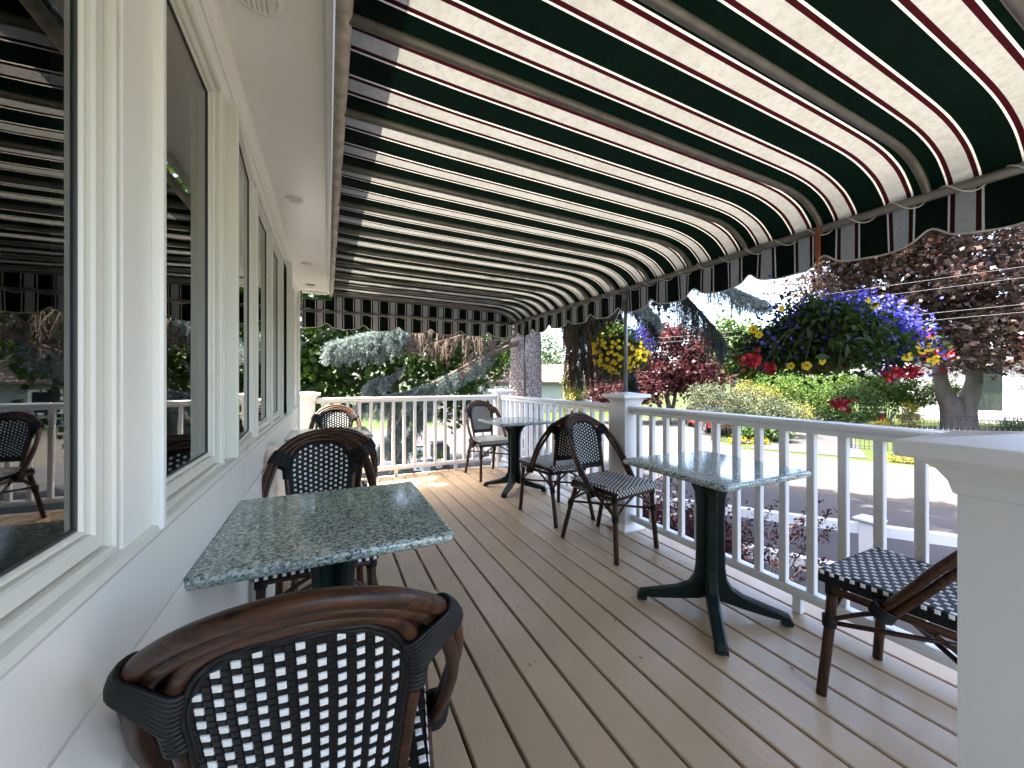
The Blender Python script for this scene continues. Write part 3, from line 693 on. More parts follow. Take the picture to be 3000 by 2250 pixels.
# ------------------------------------------------------------------ rattan chairs (front is +Y)
def pillow(mb, P, Nn, u, v, hu, hv, h, mi):
    """small raised strand end: P centre, u/v in-plane unit vectors"""
    vs = []
    for (k, hh) in ((1.0, 0.0), (0.92, h*0.7), (0.6, h)):
        for (a, b_) in ((-1, -1), (1, -1), (1, 1), (-1, 1)): vs.append(P+u*(a*hu*k)+v*(b_*hv*k)+Nn*hh)
    mb.add(vs, [(0, 1, 5, 4), (1, 2, 6, 5), (2, 3, 7, 6), (3, 0, 4, 7), (4, 5, 9, 8), (5, 6, 10, 9), (6, 7, 11, 10), (7, 4, 8, 11), (8, 9, 10, 11)], mi, False)
def make_chair():
    r = empty('rattan_chair')
    BW, ZA, ZT = 0.152, 0.69, 0.165
    def yb(z, s): return -0.196-0.27*(z-0.44)-0.05*max(0, z-0.7)+0.032*(s/BW)**2*0.8
    ext = 2.8
    def arch(a):      # a 0..pi over the top
        c, s = math.cos(a), math.sin(a)
        x = BW*math.copysign(abs(c)**(2/ext), c); z = ZA+ZT*abs(s)**(2/ext); return x, z
    # legs with the uprights of the back above the rear pair
    def P3(x, z):
        x = x*(0.80+0.20*min(1.0, max(0.0, (z-0.44)/0.28))); return (x, yb(z, x), z)
    for sx in (-1, 1):
        m_ = MB().tube(spline([(sx*0.196, 0.186, 0.432), (sx*0.200, 0.196, 0.25), (sx*0.212, 0.216, 0.0)], 4), [0.0165]*9, 12)
        link('leg', m_.mesh('leg', 'rattan_leg'), r)
        m_ = MB().tube(spline([(sx*0.172, -0.176, 0.425), (sx*0.174, -0.186, 0.38), (sx*0.178, -0.240, 0.22), (sx*0.192, -0.300, 0.0)], 4), 0.0165, 12)
        link('leg', m_.mesh('leg', 'rattan_leg'), r)
    pts = [P3(BW, z) for z in np.linspace(0.44, ZA-0.03, 8)]+[P3(*arch(a)) for a in np.linspace(0.08, PI-0.08, 22)]+[P3(-BW, z) for z in np.linspace(ZA-0.03, 0.44, 8)]
    link('back_frame', MB().tube(pts, 0.0112, 12).mesh('back_frame', 'rattan'), r)
    link('lower_back_rail', MB().tube([P3(s, 0.515) for s in np.linspace(-BW, BW, 8)], 0.012, 10).mesh('lower_back_rail', 'black_wrap'), r)
    HO = [(0.222, 0.052, 0.392), (0.235, -0.020, 0.490), (0.241, -0.100, 0.610), (0.226, -0.180, 0.715), (0.188, -0.258, 0.805), (0.108, -0.316, 0.868), (0.0, -0.338, 0.893)]
    HI = [(0.216, 0.022, 0.392), (0.229, -0.046, 0.484), (0.232, -0.122, 0.596), (0.213, -0.196, 0.696), (0.176, -0.254, 0.788), (0.100, -0.306, 0.850), (0.0, -0.325, 0.8745)]
    def mir(pts): return pts+[(-p[0], p[1], p[2]) for p in reversed(pts[:-1])]
    ho = spline(mir(HO), 6); hi = spline(mir(HI), 6)
    link('outer_hoop', MB().tube(ho, 0.0135, 12).mesh('outer_hoop', 'rattan'), r)
    link('inner_hoop', MB().tube(hi, 0.0122, 12).mesh('inner_hoop', 'rattan'), r)
    # black cord wrapping on both shoulders, from the hoop to the back frame
    for sx in (-1, 1):
        w = MB(); N = 8
        for k in range(N):
            t = k/(N-1)
            i0 = 21.4+t*3.0                           # along the outer hoop
            a = ho[int(i0)].lerp(ho[int(i0)+1], i0-int(i0)); A = Vector((a.x*sx, a.y, a.z))
            zf = 0.728+t*0.056
            if zf < ZA+0.03: B = Vector(P3(BW*sx, zf))
            else:
                aa = math.asin(min(1, ((zf-ZA)/ZT))**(ext/2)); x_, z_ = arch(aa); B = Vector(P3(x_*sx, z_))
            ax = (A-B); L = ax.length; ax.normalize(); tan = (ho[int(i0)+1]-ho[int(i0)]).normalized(); tan = Vector((tan.x*sx, tan.y, tan.z))
            nn = ax.cross(tan).normalized(); loop = []
            for q in range(9): an = -PI/2+PI*q/8; loop.append(A+ax*(math.cos(an)*0.0165)+nn*(math.sin(an)*0.0165))
            for q in range(9): an = PI/2+PI*q/8; loop.append(B+ax*(math.cos(an)*0.0145)+nn*(math.sin(an)*0.0145))
            w.tube(loop, 0.0048, 6, closed=True)
        for k in range(5):
            z = 0.688+k*0.0085; c = Vector(P3(BW*sx, z)); tn = (Vector(P3(BW*sx, z+0.01))-c).normalized(); e1 = Vector((1, 0, 0)); e2 = tn.cross(e1)
            w.tube([c+e1*math.cos(a)*0.0135+e2*math.sin(a)*0.0135 for a in np.linspace(0, 2*PI, 13)[:-1]], 0.0048, 6, closed=True)
        link('wrapping', w.mesh('wrapping', 'black_wrap'), r)
    # woven back: border braid, body sheet and raised strand ends on both faces
    bk = MB(); H = 0.0118
    def inside(x, z, mgn):
        if z < 0.53+mgn or abs(x) > BW-0.015-mgn: return False
        if z <= ZA: return True
        return (abs(x)/(BW-0.013-mgn))**ext + ((z-ZA)/(ZT-0.013-mgn))**ext <= 1
    # sheet as fan of strips
    zs = np.linspace(0.522, ZA+ZT-0.010, 30); grid = []
    for z in zs:
        hw = BW-0.006 if z <= ZA else (BW-0.006)*max(0.0, 1-((z-ZA)/(ZT-0.006))**ext)**(1/ext)
        grid.append([Vector(P3(s*hw, z)) for s in np.linspace(-1, 1, 13)])
    for off, fl in ((0.0035, False), (-0.0035, True)):
        vs = [p+Vector((0, off, 0)) for row in grid for p in row]; fs = []
        for i in range(len(zs)-1):
            for k in range(12):
                q = (i*13+k, i*13+k+1, (i+1)*13+k+1, (i+1)*13+k); fs.append(q if fl else tuple(reversed(q)))
        bk.add(vs, fs, 0, True)
    cols_ = int(0.15/H)
    for i in range(-12, 13):
        for jj in range(0, 30):
            x = i*H; z = 0.548+jj*H*0.98
            if not inside(x, z, 0.007): continue
            white = (i % 2 == 0) and ((jj+i//2) % 2 == 0)
            P = Vector(P3(x, z)); u = (Vector(P3(x+0.01, z))-P).normalized(); v_ = (Vector(P3(x, z+0.01))-P).normalized(); Nn = v_.cross(u)*-1
            for s_ in (1, -1):
                n2 = Nn*s_
                if n2.y*s_ < 0: n2 = -n2
                pillow(bk, P+Vector((0, s_*0.0035, 0)), n2, u, v_, H*(0.46 if white else 0.42), H*(0.47 if white else 0.47), 0.0030 if white else 0.0017, 1 if white else 0)
    # braided border
    br = [P3(BW-0.014, z) for z in np.linspace(0.532, ZA-0.01, 14)]
    br += [P3(x*(BW-0.014)/BW, ZA+(z-ZA)*(ZT-0.013)/ZT) for x, z in (arch(a) for a in np.linspace(0.12, PI-0.12, 30))]
    br += [P3(-(BW-0.014), z) for z in np.linspace(ZA-0.01, 0.532, 14)]
    for off in (0.004, -0.004):
        bk.tube([Vector(p)+Vector((0, off+0.002*math.sin(q*1.9), 0)) for q, p in enumerate(br)], 0.0050, 6)
        bk.tube([Vector(p)*1.0+Vector((-0.006*np.sign(p[0]), off+0.002*math.cos(q*1.9), -0.004 if p[2] > ZA else 0)) for q, p in enumerate(br)], 0.0042, 6)
    bk.tube([Vector(P3(s, 0.532)) for s in np.linspace(-BW+0.02, BW-0.02, 10)], 0.007, 6)
    me = bk.mesh('backrest', ['black_weave', 'white_weave']); link('backrest', me, r)
    # seat: rounded woven pad with checked edge
    st = MB(); F, Bk, zt, zb = 0.222, -0.205, 0.462, 0.418
    def hw_(y): t = (y-Bk)/(F-Bk); return 0.178+0.040*t
    rows_ = []
    sec = [(-1.0, zb), (-1.0, zt-0.010), (-0.985, zt-0.003), (-0.95, zt), (-0.5, zt-0.001), (0, zt-0.004), (0.5, zt-0.001), (0.95, zt), (0.985, zt-0.003), (1.0, zt-0.010), (1.0, zb)]
    for y in np.linspace(Bk, F, 9): rows_.append([(s*hw_(y), y, z) for s, z in sec])
    n_ = len(sec); vs = [p for rr_ in rows_ for p in rr_]
    fs = [(i*n_+k, (i+1)*n_+k, (i+1)*n_+k+1, i*n_+k+1) for i in range(8) for k in range(n_-1)]
    fs += [tuple(range(n_)), tuple(reversed(range(8*n_, 9*n_)))]; fs += [(i*n_+n_-1, (i+1)*n_+n_-1, (i+1)*n_, i*n_) for i in range(8)]
    st.add(vs, fs, 0, False)
    H2 = 0.0145
    for i in range(-15, 16):
        for jj in range(0, 30):
            x = i*H2; y = Bk+0.010+jj*H2
            if y > F-0.004 or abs(x) > hw_(y)-0.006: continue
            white = (i % 2 == 0) and ((jj+i//2) % 2 == 0)
            z = zt-0.004+0.004*min(1, (abs(x)/0.17)**2)
            pillow(st, Vector((x, y, z-0.0003)), Vector((0, 0, 1)), Vector((1, 0, 0)), Vector((0, 1, 0)), H2*(0.46 if white else 0.47), H2*(0.48 if white else 0.40), 0.0032 if white else 0.0018, 1 if white else 0)
    for fr_ in (F, Bk):       # front and rear edge, three courses
        sg = 1 if fr_ > 0 else -1
        for i in range(-14, 15):
            for jj in range(3):
                x = i*H2*1.02
                if abs(x) > hw_(fr_)-0.008: continue
                white = (i+jj) % 2 == 0
                pillow(st, Vector((x, fr_-sg*0.0003, zb+0.008+jj*H2)), Vector((0, sg, 0)), Vector((1, 0, 0)), Vector((0, 0, 1)), H2*0.46, H2*0.46, 0.003 if white else 0.0016, 1 if white else 0)
    for sx in (-1, 1):        # side edges: black binding, one course of white
        d = Vector((sx*0.040, F-Bk, 0)).normalized(); nn = Vector((sx*d.y, -sx*d.x*sx, 0)); nn = Vector((sx*d.y, -d.x*sx*1.0, 0)).normalized()
        for jj in range(0, 29):
            y = Bk+0.010+jj*H2; 
            for c in range(3):
                white = c == 2 and jj % 2 == 0
                pillow(st, Vector((sx*(hw_(y)-0.0003), y, zb+0.008+c*H2)), nn, d, Vector((0, 0, 1)), H2*0.46, H2*0.46, 0.003 if white else 0.0016, 1 if white else 0)
    link('seat', st.mesh('seat', ['black_weave', 'white_weave']), r)
    ra = [(-0.195, 0.196, 0.402), (0.195, 0.196, 0.402), (0.214, 0.17, 0.402), (0.180, -0.19, 0.402), (0.160, -0.203, 0.402), (-0.160, -0.203, 0.402), (-0.180, -0.19, 0.402), (-0.214, 0.17, 0.402)]
    link('seat_rail', MB().tube(ra, 0.013, 10, closed=True).mesh('seat_rail', 'rattan'), r)
    for k, (a, b_) in enumerate((((-0.2, 0.198, 0.272), (0.176, -0.226, 0.282)), ((0.2, 0.198, 0.272), (-0.176, -0.226, 0.258)))):
        link('stretcher', MB().tube([a, b_], 0.0085, 8).mesh('stretcher', 'rattan'), r)
    for (a, b_) in (((-0.2, 0.199, 0.285), (-0.012, 0.198, 0.398)), ((0.2, 0.199, 0.285), (0.012, 0.198, 0.398)),
                    ((-0.2, 0.190, 0.285), (-0.196, 0.02, 0.398)), ((0.2, 0.190, 0.285), (0.196, 0.02, 0.398)),
                    ((-0.177, -0.226, 0.285), (-0.192, -0.04, 0.398)), ((0.177, -0.226, 0.285), (0.192, -0.04, 0.398)),
                    ((-0.172, -0.226, 0.290), (-0.012, -0.205, 0.398)), ((0.172, -0.226, 0.290), (0.012, -0.205, 0.398))):
        mid = (Vector(a)+Vector(b_))/2+Vector((0, 0, 0.008))
        link('brace', MB().tube(spline([a, mid, b_], 4), 0.0078, 8).mesh('brace', 'rattan'), r)
    def cuff(c, ax, rad, h, nm='cuff'):
        c = Vector(c); ax = Vector(ax).normalized(); e1 = ax.orthogonal().normalized(); e2 = ax.cross(e1); w = MB(); n_ = max(3, int(h/0.0085))
        for k in range(n_):
            cc = c+ax*(k-(n_-1)/2)*0.0085
            w.tube([cc+e1*math.cos(a)*rad+e2*math.sin(a)*rad for a in np.linspace(0, 2*PI, 13)[:-1]], 0.0052, 6, closed=True)
        link('wrapping', w.mesh('wrapping', 'black_wrap'), r)
    for sx in (-1, 1):
        cuff((sx*0.200, 0.196, 0.278), (0, 0, 1), 0.0175, 0.05)
        cuff((sx*0.197, 0.188, 0.398), (0, 0, 1), 0.0175, 0.045)
        cuff((sx*0.176, -0.228, 0.275), (0, 0.3, 1), 0.0175, 0.045)
        cuff((sx*0.170, -0.200, 0.415), (0, 0.2, 1), 0.0175, 0.05)
        cuff((sx*0.222, 0.034, 0.404), (0, -0.45, 1), 0.030, 0.045)
    return r
chair0 = make_chair()
# (x, y, heading of the front in degrees from +Y, label)
CH = [((-0.004, 0.862), -5, 'rattan bistro chair largest in the foreground, its woven back towards the camera'),
      ((-0.030, 1.905), 180, 'rattan bistro chair facing the camera across the foreground wall table'),
      ((0.030, 2.640), 0, 'rattan bistro chair back to back with the one at the foreground table'),
      ((0.075, 4.165), 180, 'rattan bistro chair between far wall table and far end railing'),
      ((1.780, 4.350), 183, 'rattan bistro chair in the far corner of the porch, facing the camera'),
      ((1.790, 2.890), 4, 'rattan bistro chair pushed to the corner table, seen from behind'),
      ((1.812, 2.150), 190, 'rattan bistro chair beside the white post, facing the right table'),
      ((1.862, 0.575), 0, 'rattan bistro chair at right, half hidden by the large foreground post')]
for i, ((x, y), a, lb) in enumerate(CH):
    o = chair0 if i == 0 else copy_tree(chair0)
    o.location = (x, y, 0.0005); o.rotation_euler = (0, 0, math.radians(a)); tag(o, lb, 'chair', 'rattan bistro chairs on the porch')

# ------------------------------------------------------------------ foliage helpers
def basis(N, up=0.6, spread=1.0):
    n_ = rng.normal(size=(N, 3))*spread; n_[:, 2] += up; n_ /= np.linalg.norm(n_, axis=1)[:, None]
    t = rng.normal(size=(N, 3)); t -= n_*np.sum(t*n_, axis=1)[:, None]; t /= np.linalg.norm(t, axis=1)[:, None]
    return t, np.cross(n_, t), n_
LEAF = {
    'oval': (np.array([(0, -.5, 0), (.26, -.05, .07), (0, .5, -.03), (-.26, -.05, .07)]), np.array([(0, 1, 2), (0, 2, 3)])),
    'lance': (np.array([(0, -.5, 0), (.13, 0, .05), (0, .5, -.06), (-.13, 0, .05)]), np.array([(0, 1, 2), (0, 2, 3)])),
    'maple': (np.array([(0, -.15, .02), (0, -.5, 0), (.2, -.35, 0), (.5, -.2, -.05), (.3, -.02, 0), (.42, .25, -.05), (.14, .16, 0), (0, .55, -.06), (-.14, .16, 0), (-.42, .25, -.05), (-.3, -.02, 0), (-.5, -.2, -.05), (-.2, -.35, 0)]),
              np.array([(0, i, i+1) for i in range(1, 12)]+[(0, 12, 1)])),
    'lobed': (np.array([(0, -.5, 0), (.5, -.05, -.04), (.16, .08, .04), (0, .55, -.05), (-.16, .08, .04), (-.5, -.05, -.04)]), np.array([(0, 1, 2), (0, 2, 4), (2, 3, 4), (0, 4, 5)])),
    'petal5': (np.array([(0, 0, -.08)]+[(.5*math.cos(2*PI*k/10)*(1 if k % 2 == 0 else .72), .5*math.sin(2*PI*k/10)*(1 if k % 2 == 0 else .72), .06) for k in range(10)]),
               np.array([(0, k+1, (k+1) % 10+1) for k in range(10)])),
}
def leaves(C, size, shape='oval', up=0.6, spread=1.0, jitter=0.35):
    C = np.asarray(C); N = len(C); V, F = LEAF[shape]
    t, b_, n_ = basis(N, up, spread); s = size*(1+jitter*rng.uniform(-1, 1, N))
    P = C[:, None, :] + (V[None, :, 0, None]*t[:, None, :] + V[None, :, 1, None]*b_[:, None, :] + V[None, :, 2, None]*n_[:, None, :])*s[:, None, None]
    faces = F[None]+(np.arange(N)*len(V))[:, None, None]
    return P.reshape(-1, 3), faces.reshape(-1, 3)
def cloud(ells, nclump, per, rc, shell=0.55, flat=0.75):
    """leaf centres in clumps spread through a set of ellipsoids (cx,cy,cz,rx,ry,rz)"""
    out = []; vol = np.array([e[3]*e[4]*e[5] for e in ells])**0.67; vol = vol/vol.sum()
    for e, w in zip(ells, vol):
        n_ = max(3, int(nclump*w)); d = rng.normal(size=(n_, 3)); d /= np.linalg.norm(d, axis=1)[:, None]
        rr = (shell+(1-shell)*rng.uniform(0, 1, n_))**0.8*(0.82+0.25*np.sin(d[:, 0]*5+e[0])*np.cos(d[:, 2]*4+e[1]))
        c = np.array(e[:3])+d*rr[:, None]*np.array(e[3:])
        k = rng.normal(size=(n_, per, 3))*rc*np.array([1, 1, flat])*rng.uniform(0.6, 1.3, (n_, 1, 1))
        out.append((c[:, None, :]+k).reshape(-1, 3))
    return np.concatenate(out)
def add_leaves(name, parent, C, size, m, shape='oval', up=0.6, spread=1.0, kind='stuff'):
    off = world_of(parent); V, F = leaves(C, size, shape, up, spread)
    o = link(name, mesh_from_arrays(name, V-np.array(off), F, [m]), parent)
    if kind: tag(o, kind=kind)
    return o
def trunk_mb(path, radii, sides=10, wob=0.0):
    return MB().tube(spline(path, 5), list(np.interp(np.linspace(0, 1, (len(path)-1)*5+1), np.linspace(0, 1, len(radii)), radii)), sides)
def tree(name, label, cat, base, trunks, ells, nclump, per, rc, size, lm, bark='bark_maple', shape='oval', up=0.6, limbs=8, group=None, shell=0.55):
    e = empty(name, base, label, cat, group); tb = MB(); B = Vector(base)
    tips = []
    for (path, radii) in trunks:
        pts = [B+Vector(p) for p in path]
        tb.tube(spline(pts, 5), list(np.interp(np.linspace(0, 1, (len(path)-1)*5+1), np.linspace(0, 1, len(radii)), radii)), 10); tips.append((pts, radii))
    for k in range(limbs):
        pts, radii = tips[k % len(tips)]; s = pts[-1].lerp(pts[-2], random.uniform(0, 0.7)); el = ells[k % len(ells)]
        a = random.uniform(0, 2*PI); t_ = Vector((el[0]+math.cos(a)*el[3]*0.7, el[1]+math.sin(a)*el[4]*0.7, el[2]+el[5]*random.uniform(-0.2, 0.6)))
        mid = s.lerp(t_, 0.5)+Vector((0, 0, 0.12*(t_-s).length)); r0 = radii[-1]*0.7
        tb.tube(spline([s, mid, t_], 4), list(np.linspace(r0, r0*0.2, 9)), 6)
    tb.build('trunk', bark, e)
    add_leaves('crown', e, cloud(ells, nclump, per, rc, shell), size, lm, shape, up)
    return e
def shrub(name, label, base, ells, nclump, per, rc, size, lm, shape='oval', up=0.5, group=None, cat='shrub', shell=0.6):
    e = empty(name, base, label, cat, group); st = MB(); B = Vector(base)
    for k in range(6):
        el = ells[k % len(ells)]; a = random.uniform(0, 2*PI); t_ = Vector((el[0]+math.cos(a)*el[3]*0.5, el[1]+math.sin(a)*el[4]*0.5, el[2]+el[5]*0.3))
        st.tube([B+Vector((math.cos(a)*0.06, math.sin(a)*0.06, 0)), B.lerp(t_, 0.55)+Vector((0, 0, 0.05)), t_], [0.03, 0.02, 0.008], 5)
    st.build('stem', 'bark_maple', e)
    add_leaves('foliage', e, cloud(ells, nclump, per, rc, shell), size, lm, shape, up)
    return e

# ------------------------------------------------------------------ big blue spruce: trunk and boughs
def needle_tufts(P, D, L=0.11, per=20, w=0.006, nl=0.026):
    """brush of needles along short twigs; P start points, D unit directions"""
    N = len(P); P = np.asarray(P); D = np.asarray(D)
    o = rng.normal(size=(N, 3)); e1 = o-D*np.sum(o*D, axis=1)[:, None]; e1 /= np.linalg.norm(e1, axis=1)[:, None]; e2 = np.cross(D, e1)
    t = rng.uniform(0, 1, (N, per)); a = rng.uniform(0, 2*PI, (N, per))
    rad = e1[:, None]*np.cos(a)[..., None]+e2[:, None]*np.sin(a)[..., None]
    base = P[:, None]+D[:, None]*(t*L)[..., None]
    dirn = rad*0.80+D[:, None]*0.60; tip = base+dirn*(nl*rng.uniform(0.7, 1.25, (N, per)))[..., None]
    side = np.cross(dirn, D[:, None]+rad*0.2); side /= (np.linalg.norm(side, axis=2)[..., None]+1e-9)
    V = np.stack([base+side*w*0.5, base-side*w*0.5, tip], axis=2).reshape(-1, 3)
    return V, np.arange(len(V)).reshape(-1, 3)
SP = Vector((3.83, 7.37, GZ))
spruce = empty('spruce_tree', SP, 'tall blue spruce with thick grey scaly trunk beyond the far corner post', 'tree')
tk = MB(); N = 40; S_ = 28; vs = []
for i in range(N+1):
    z = GZ+15*i/N; r = 0.40-0.022*(z-GZ)+0.12*math.exp(-(z-GZ)*2)
    for k in range(S_):
        a = 2*PI*k/S_; rr = r*(1+0.035*math.sin(a*7+z*3.1)+0.03*math.sin(a*11-z*5.3)+0.02*random.uniform(-1, 1))
        vs.append((SP.x+rr*math.cos(a)+0.03*math.sin(z*0.8), SP.y+rr*math.sin(a), z))
tk.add(vs, [(i*S_+k, i*S_+(k+1) % S_, (i+1)*S_+(k+1) % S_, (i+1)*S_+k) for i in range(N) for k in range(S_)], 0, True)
tk.build('trunk', 'bark_spruce', spruce)
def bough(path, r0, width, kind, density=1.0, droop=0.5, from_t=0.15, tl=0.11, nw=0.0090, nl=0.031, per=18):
    """bough along a path; side twigs hang and carry tufts (blue, dark) or stay bare (dead)"""
    pts = spline(path, 8); L = sum((pts[i+1]-pts[i]).length for i in range(len(pts)-1)); n_ = len(pts)
    wood = MB().tube(pts, list(np.linspace(r0, r0*0.2, n_)), 6); PS, DS = [], []
    nt = int(L*26*density)
    for k in range(nt):
        t = from_t+(1-from_t)*random.random(); i = min(int(t*(n_-1)), n_-2); p = pts[i].lerp(pts[i+1], t*(n_-1)-i); tan = (pts[i+1]-pts[i]).normalized()
        side = tan.cross(Vector((0, 0, 1))).normalized()*random.choice((-1, 1))
        tw = width*(0.25+0.75*math.sin(PI*min(1, 0.12+0.88*(1-t))))*random.uniform(0.5, 1.1)
        d = (side*random.uniform(0.3, 1)+tan*random.uniform(0.2, 0.9)+Vector((0, 0, random.uniform(-0.3, 0.25)))).normalized()
        q = [p]; m_ = 5
        for s in range(m_):
            d = (d+Vector((random.uniform(-.15, .15), random.uniform(-.15, .15), -droop*0.33))).normalized(); q.append(q[-1]+d*tw/m_)
        wood.tube(q, [0.006, 0.005, 0.004, 0.0035, 0.003, 0.002], 4, cap=False)
        if kind == 'dead':
            for s in range(1, m_):
                for c in range(2):
                    dd = ((q[s+1]-q[s]).normalized()+Vector((random.uniform(-1, 1), random.uniform(-1, 1), random.uniform(-1.2, 0.3)))*0.8).normalized()
                    wood.tube([q[s], q[s]+dd*random.uniform(0.05, 0.16)], [0.0025, 0.0012], 3, cap=False)
        else:
            ns = max(2, int(tw/(tl*0.55)))
            for s in range(ns):
                u = (s+0.3)/ns*m_; ii = min(int(u), m_-1); b0 = q[ii].lerp(q[ii+1], u-ii); dd = (q[ii+1]-q[ii]).normalized()
                PS.append(b0); DS.append(dd)
                for c in range(2):
                    d2 = (dd*0.7+Vector((random.uniform(-1, 1), random.uniform(-1, 1), random.uniform(-0.8, 0.5)))*0.75).normalized(); PS.append(b0); DS.append(d2)
    b_ = wood.build('bough', 'dead_twig', spruce)
    if PS:
        mname = {'blue': 'needle_blue', 'dark': 'needle_dark', 'brown': 'needle_brown'}[kind]
        V, F = needle_tufts([tuple(p) for p in PS], [tuple(p) for p in DS], tl, per, nw, nl)
        o = link('needles', mesh_from_arrays('needles', V-np.array(SP), F, [mname]), b_); tag(o, kind='stuff')
    return b_
# boughs sweeping left in front of the maple
bough([(3.6, 7.3, 2.75), (2.3, 7.1, 2.45), (1.0, 7.0, 2.05), (0.15, 6.95, 1.80)], 0.04, 0.75, 'blue', 2.2, 0.7, 0.55)
bough([(2.9, 7.0, 2.6), (1.6, 6.8, 2.30), (0.7, 6.6, 1.95), (0.05, 6.5, 1.72)], 0.03, 0.55, 'blue', 2.2, 0.8, 0.45)
bough([(3.6, 7.2, 1.95), (2.6, 7.0, 1.55), (1.6, 7.0, 1.05), (0.55, 7.1, 0.80)], 0.05, 0.60, 'blue', 2.4, 0.7, 0.45)
bough([(2.6, 7.0, 1.5), (1.8, 7.2, 0.95), (1.25, 7.4, 0.45), (0.85, 7.5, -0.15)], 0.03, 0.6, 'blue', 2.4, 0.8, 0.25)
bough([(2.4, 7.2, 1.3), (1.9, 7.6, 0.7), (1.55, 7.8, 0.2), (1.3, 8.0, -0.45)], 0.03, 0.55, 'blue', 2.2, 0.8, 0.25)
bough([(3.5, 7.2, 2.1), (2.9, 6.9, 1.75), (2.5, 6.8, 1.45), (2.1, 6.9, 1.15)], 0.03, 0.35, 'blue', 2.0, 0.6, 0.45)
bough([(1.3, 7.0, 1.45), (1.0, 6.9, 1.25), (0.75, 6.8, 1.15), (0.6, 6.8, 1.05)], 0.02, 0.35, 'blue', 2.4, 0.6, 0.1)
# dead, needleless boughs
bough([(3.6, 7.2, 2.2), (2.9, 6.8, 2.22), (2.1, 6.6, 1.95), (1.5, 6.5, 1.75)], 0.035, 0.60, 'dead', 1.1, 1.2, 0.35)
bough([(3.6, 7.2, 2.75), (2.6, 6.9, 2.6), (1.7, 6.7, 2.2), (1.25, 6.6, 1.9)], 0.03, 0.70, 'dead', 1.1, 1.5, 0.45)
bough([(3.5, 7.2, 1.9), (3.0, 6.9, 1.95), (2.6, 6.8, 1.8), (2.2, 6.7, 1.45)], 0.03, 0.55, 'dead', 1.1, 1.3, 0.3)
bough([(3.6, 7.1, 2.7), (3.1, 6.9, 2.6), (2.7, 6.9, 2.3), (2.3, 6.9, 1.9)], 0.03, 0.7, 'dead', 0.8, 1.6, 0.3)
# drooping curtain right of the trunk
for k in range(9):
    a = -0.5+0.22*k
    bough([(4.0, 7.2, 2.9-0.08*k), (4.45+0.09*k, 7.0-0.07*k, 2.9), (4.65+0.115*k, 6.95-0.08*k, 2.35), (4.68+0.125*k, 6.9-0.085*k, 1.25+0.04*k)], 0.03, 0.75, 'brown' if k % 3 != 2 else 'dark', 1.9, 1.8, 0.2)
# boughs reaching right, hanging against the sky
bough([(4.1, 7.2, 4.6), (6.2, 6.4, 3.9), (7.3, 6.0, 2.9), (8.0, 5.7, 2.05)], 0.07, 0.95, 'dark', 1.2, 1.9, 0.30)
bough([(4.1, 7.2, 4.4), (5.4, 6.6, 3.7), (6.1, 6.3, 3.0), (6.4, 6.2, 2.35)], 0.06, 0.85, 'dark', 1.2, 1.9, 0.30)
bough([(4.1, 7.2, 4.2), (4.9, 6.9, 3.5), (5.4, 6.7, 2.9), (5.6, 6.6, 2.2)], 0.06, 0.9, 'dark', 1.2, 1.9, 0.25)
bough([(5.4, 6.2, 3.9), (6.6, 5.7, 3.5), (7.6, 5.3, 3.1), (8.3, 5.1, 2.85)], 0.05, 0.6, 'blue', 2.4, 0.9, 0.25)
bough([(4.4, 6.9, 3.6), (5.3, 6.3, 3.1), (5.9, 6.1, 2.75), (6.2, 6.0, 2.5)], 0.05, 0.55, 'blue', 2.2, 1.0, 0.3)
bough([(4.5, 7.0, 2.6), (5.4, 6.6, 2.0), (5.9, 6.5, 1.5), (6.1, 6.5, 1.0)], 0.04, 0.45, 'dark', 1.8, 1.0, 0.35)
# the upper crown above the picture, coarser: it throws the dappled shade on the drive
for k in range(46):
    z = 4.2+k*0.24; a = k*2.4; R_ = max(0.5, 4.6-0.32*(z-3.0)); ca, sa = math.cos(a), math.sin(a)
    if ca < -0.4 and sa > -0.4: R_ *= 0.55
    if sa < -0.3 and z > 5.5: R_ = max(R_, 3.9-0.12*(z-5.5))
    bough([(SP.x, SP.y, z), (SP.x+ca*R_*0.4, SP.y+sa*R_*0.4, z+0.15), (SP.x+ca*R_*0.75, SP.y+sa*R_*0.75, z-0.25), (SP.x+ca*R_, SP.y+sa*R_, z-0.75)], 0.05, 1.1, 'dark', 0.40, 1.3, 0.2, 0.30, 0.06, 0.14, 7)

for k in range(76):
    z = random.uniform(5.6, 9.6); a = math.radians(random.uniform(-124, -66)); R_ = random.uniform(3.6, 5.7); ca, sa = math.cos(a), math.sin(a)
    bough([(SP.x, SP.y, z), (SP.x+ca*R_*0.4, SP.y+sa*R_*0.4, z+0.15), (SP.x+ca*R_*0.75, SP.y+sa*R_*0.75, z-0.25), (SP.x+ca*R_, SP.y+sa*R_, z-0.7)], 0.05, 1.1, 'dark', 0.60, 1.3, 0.3, 0.30, 0.06, 0.14, 7)

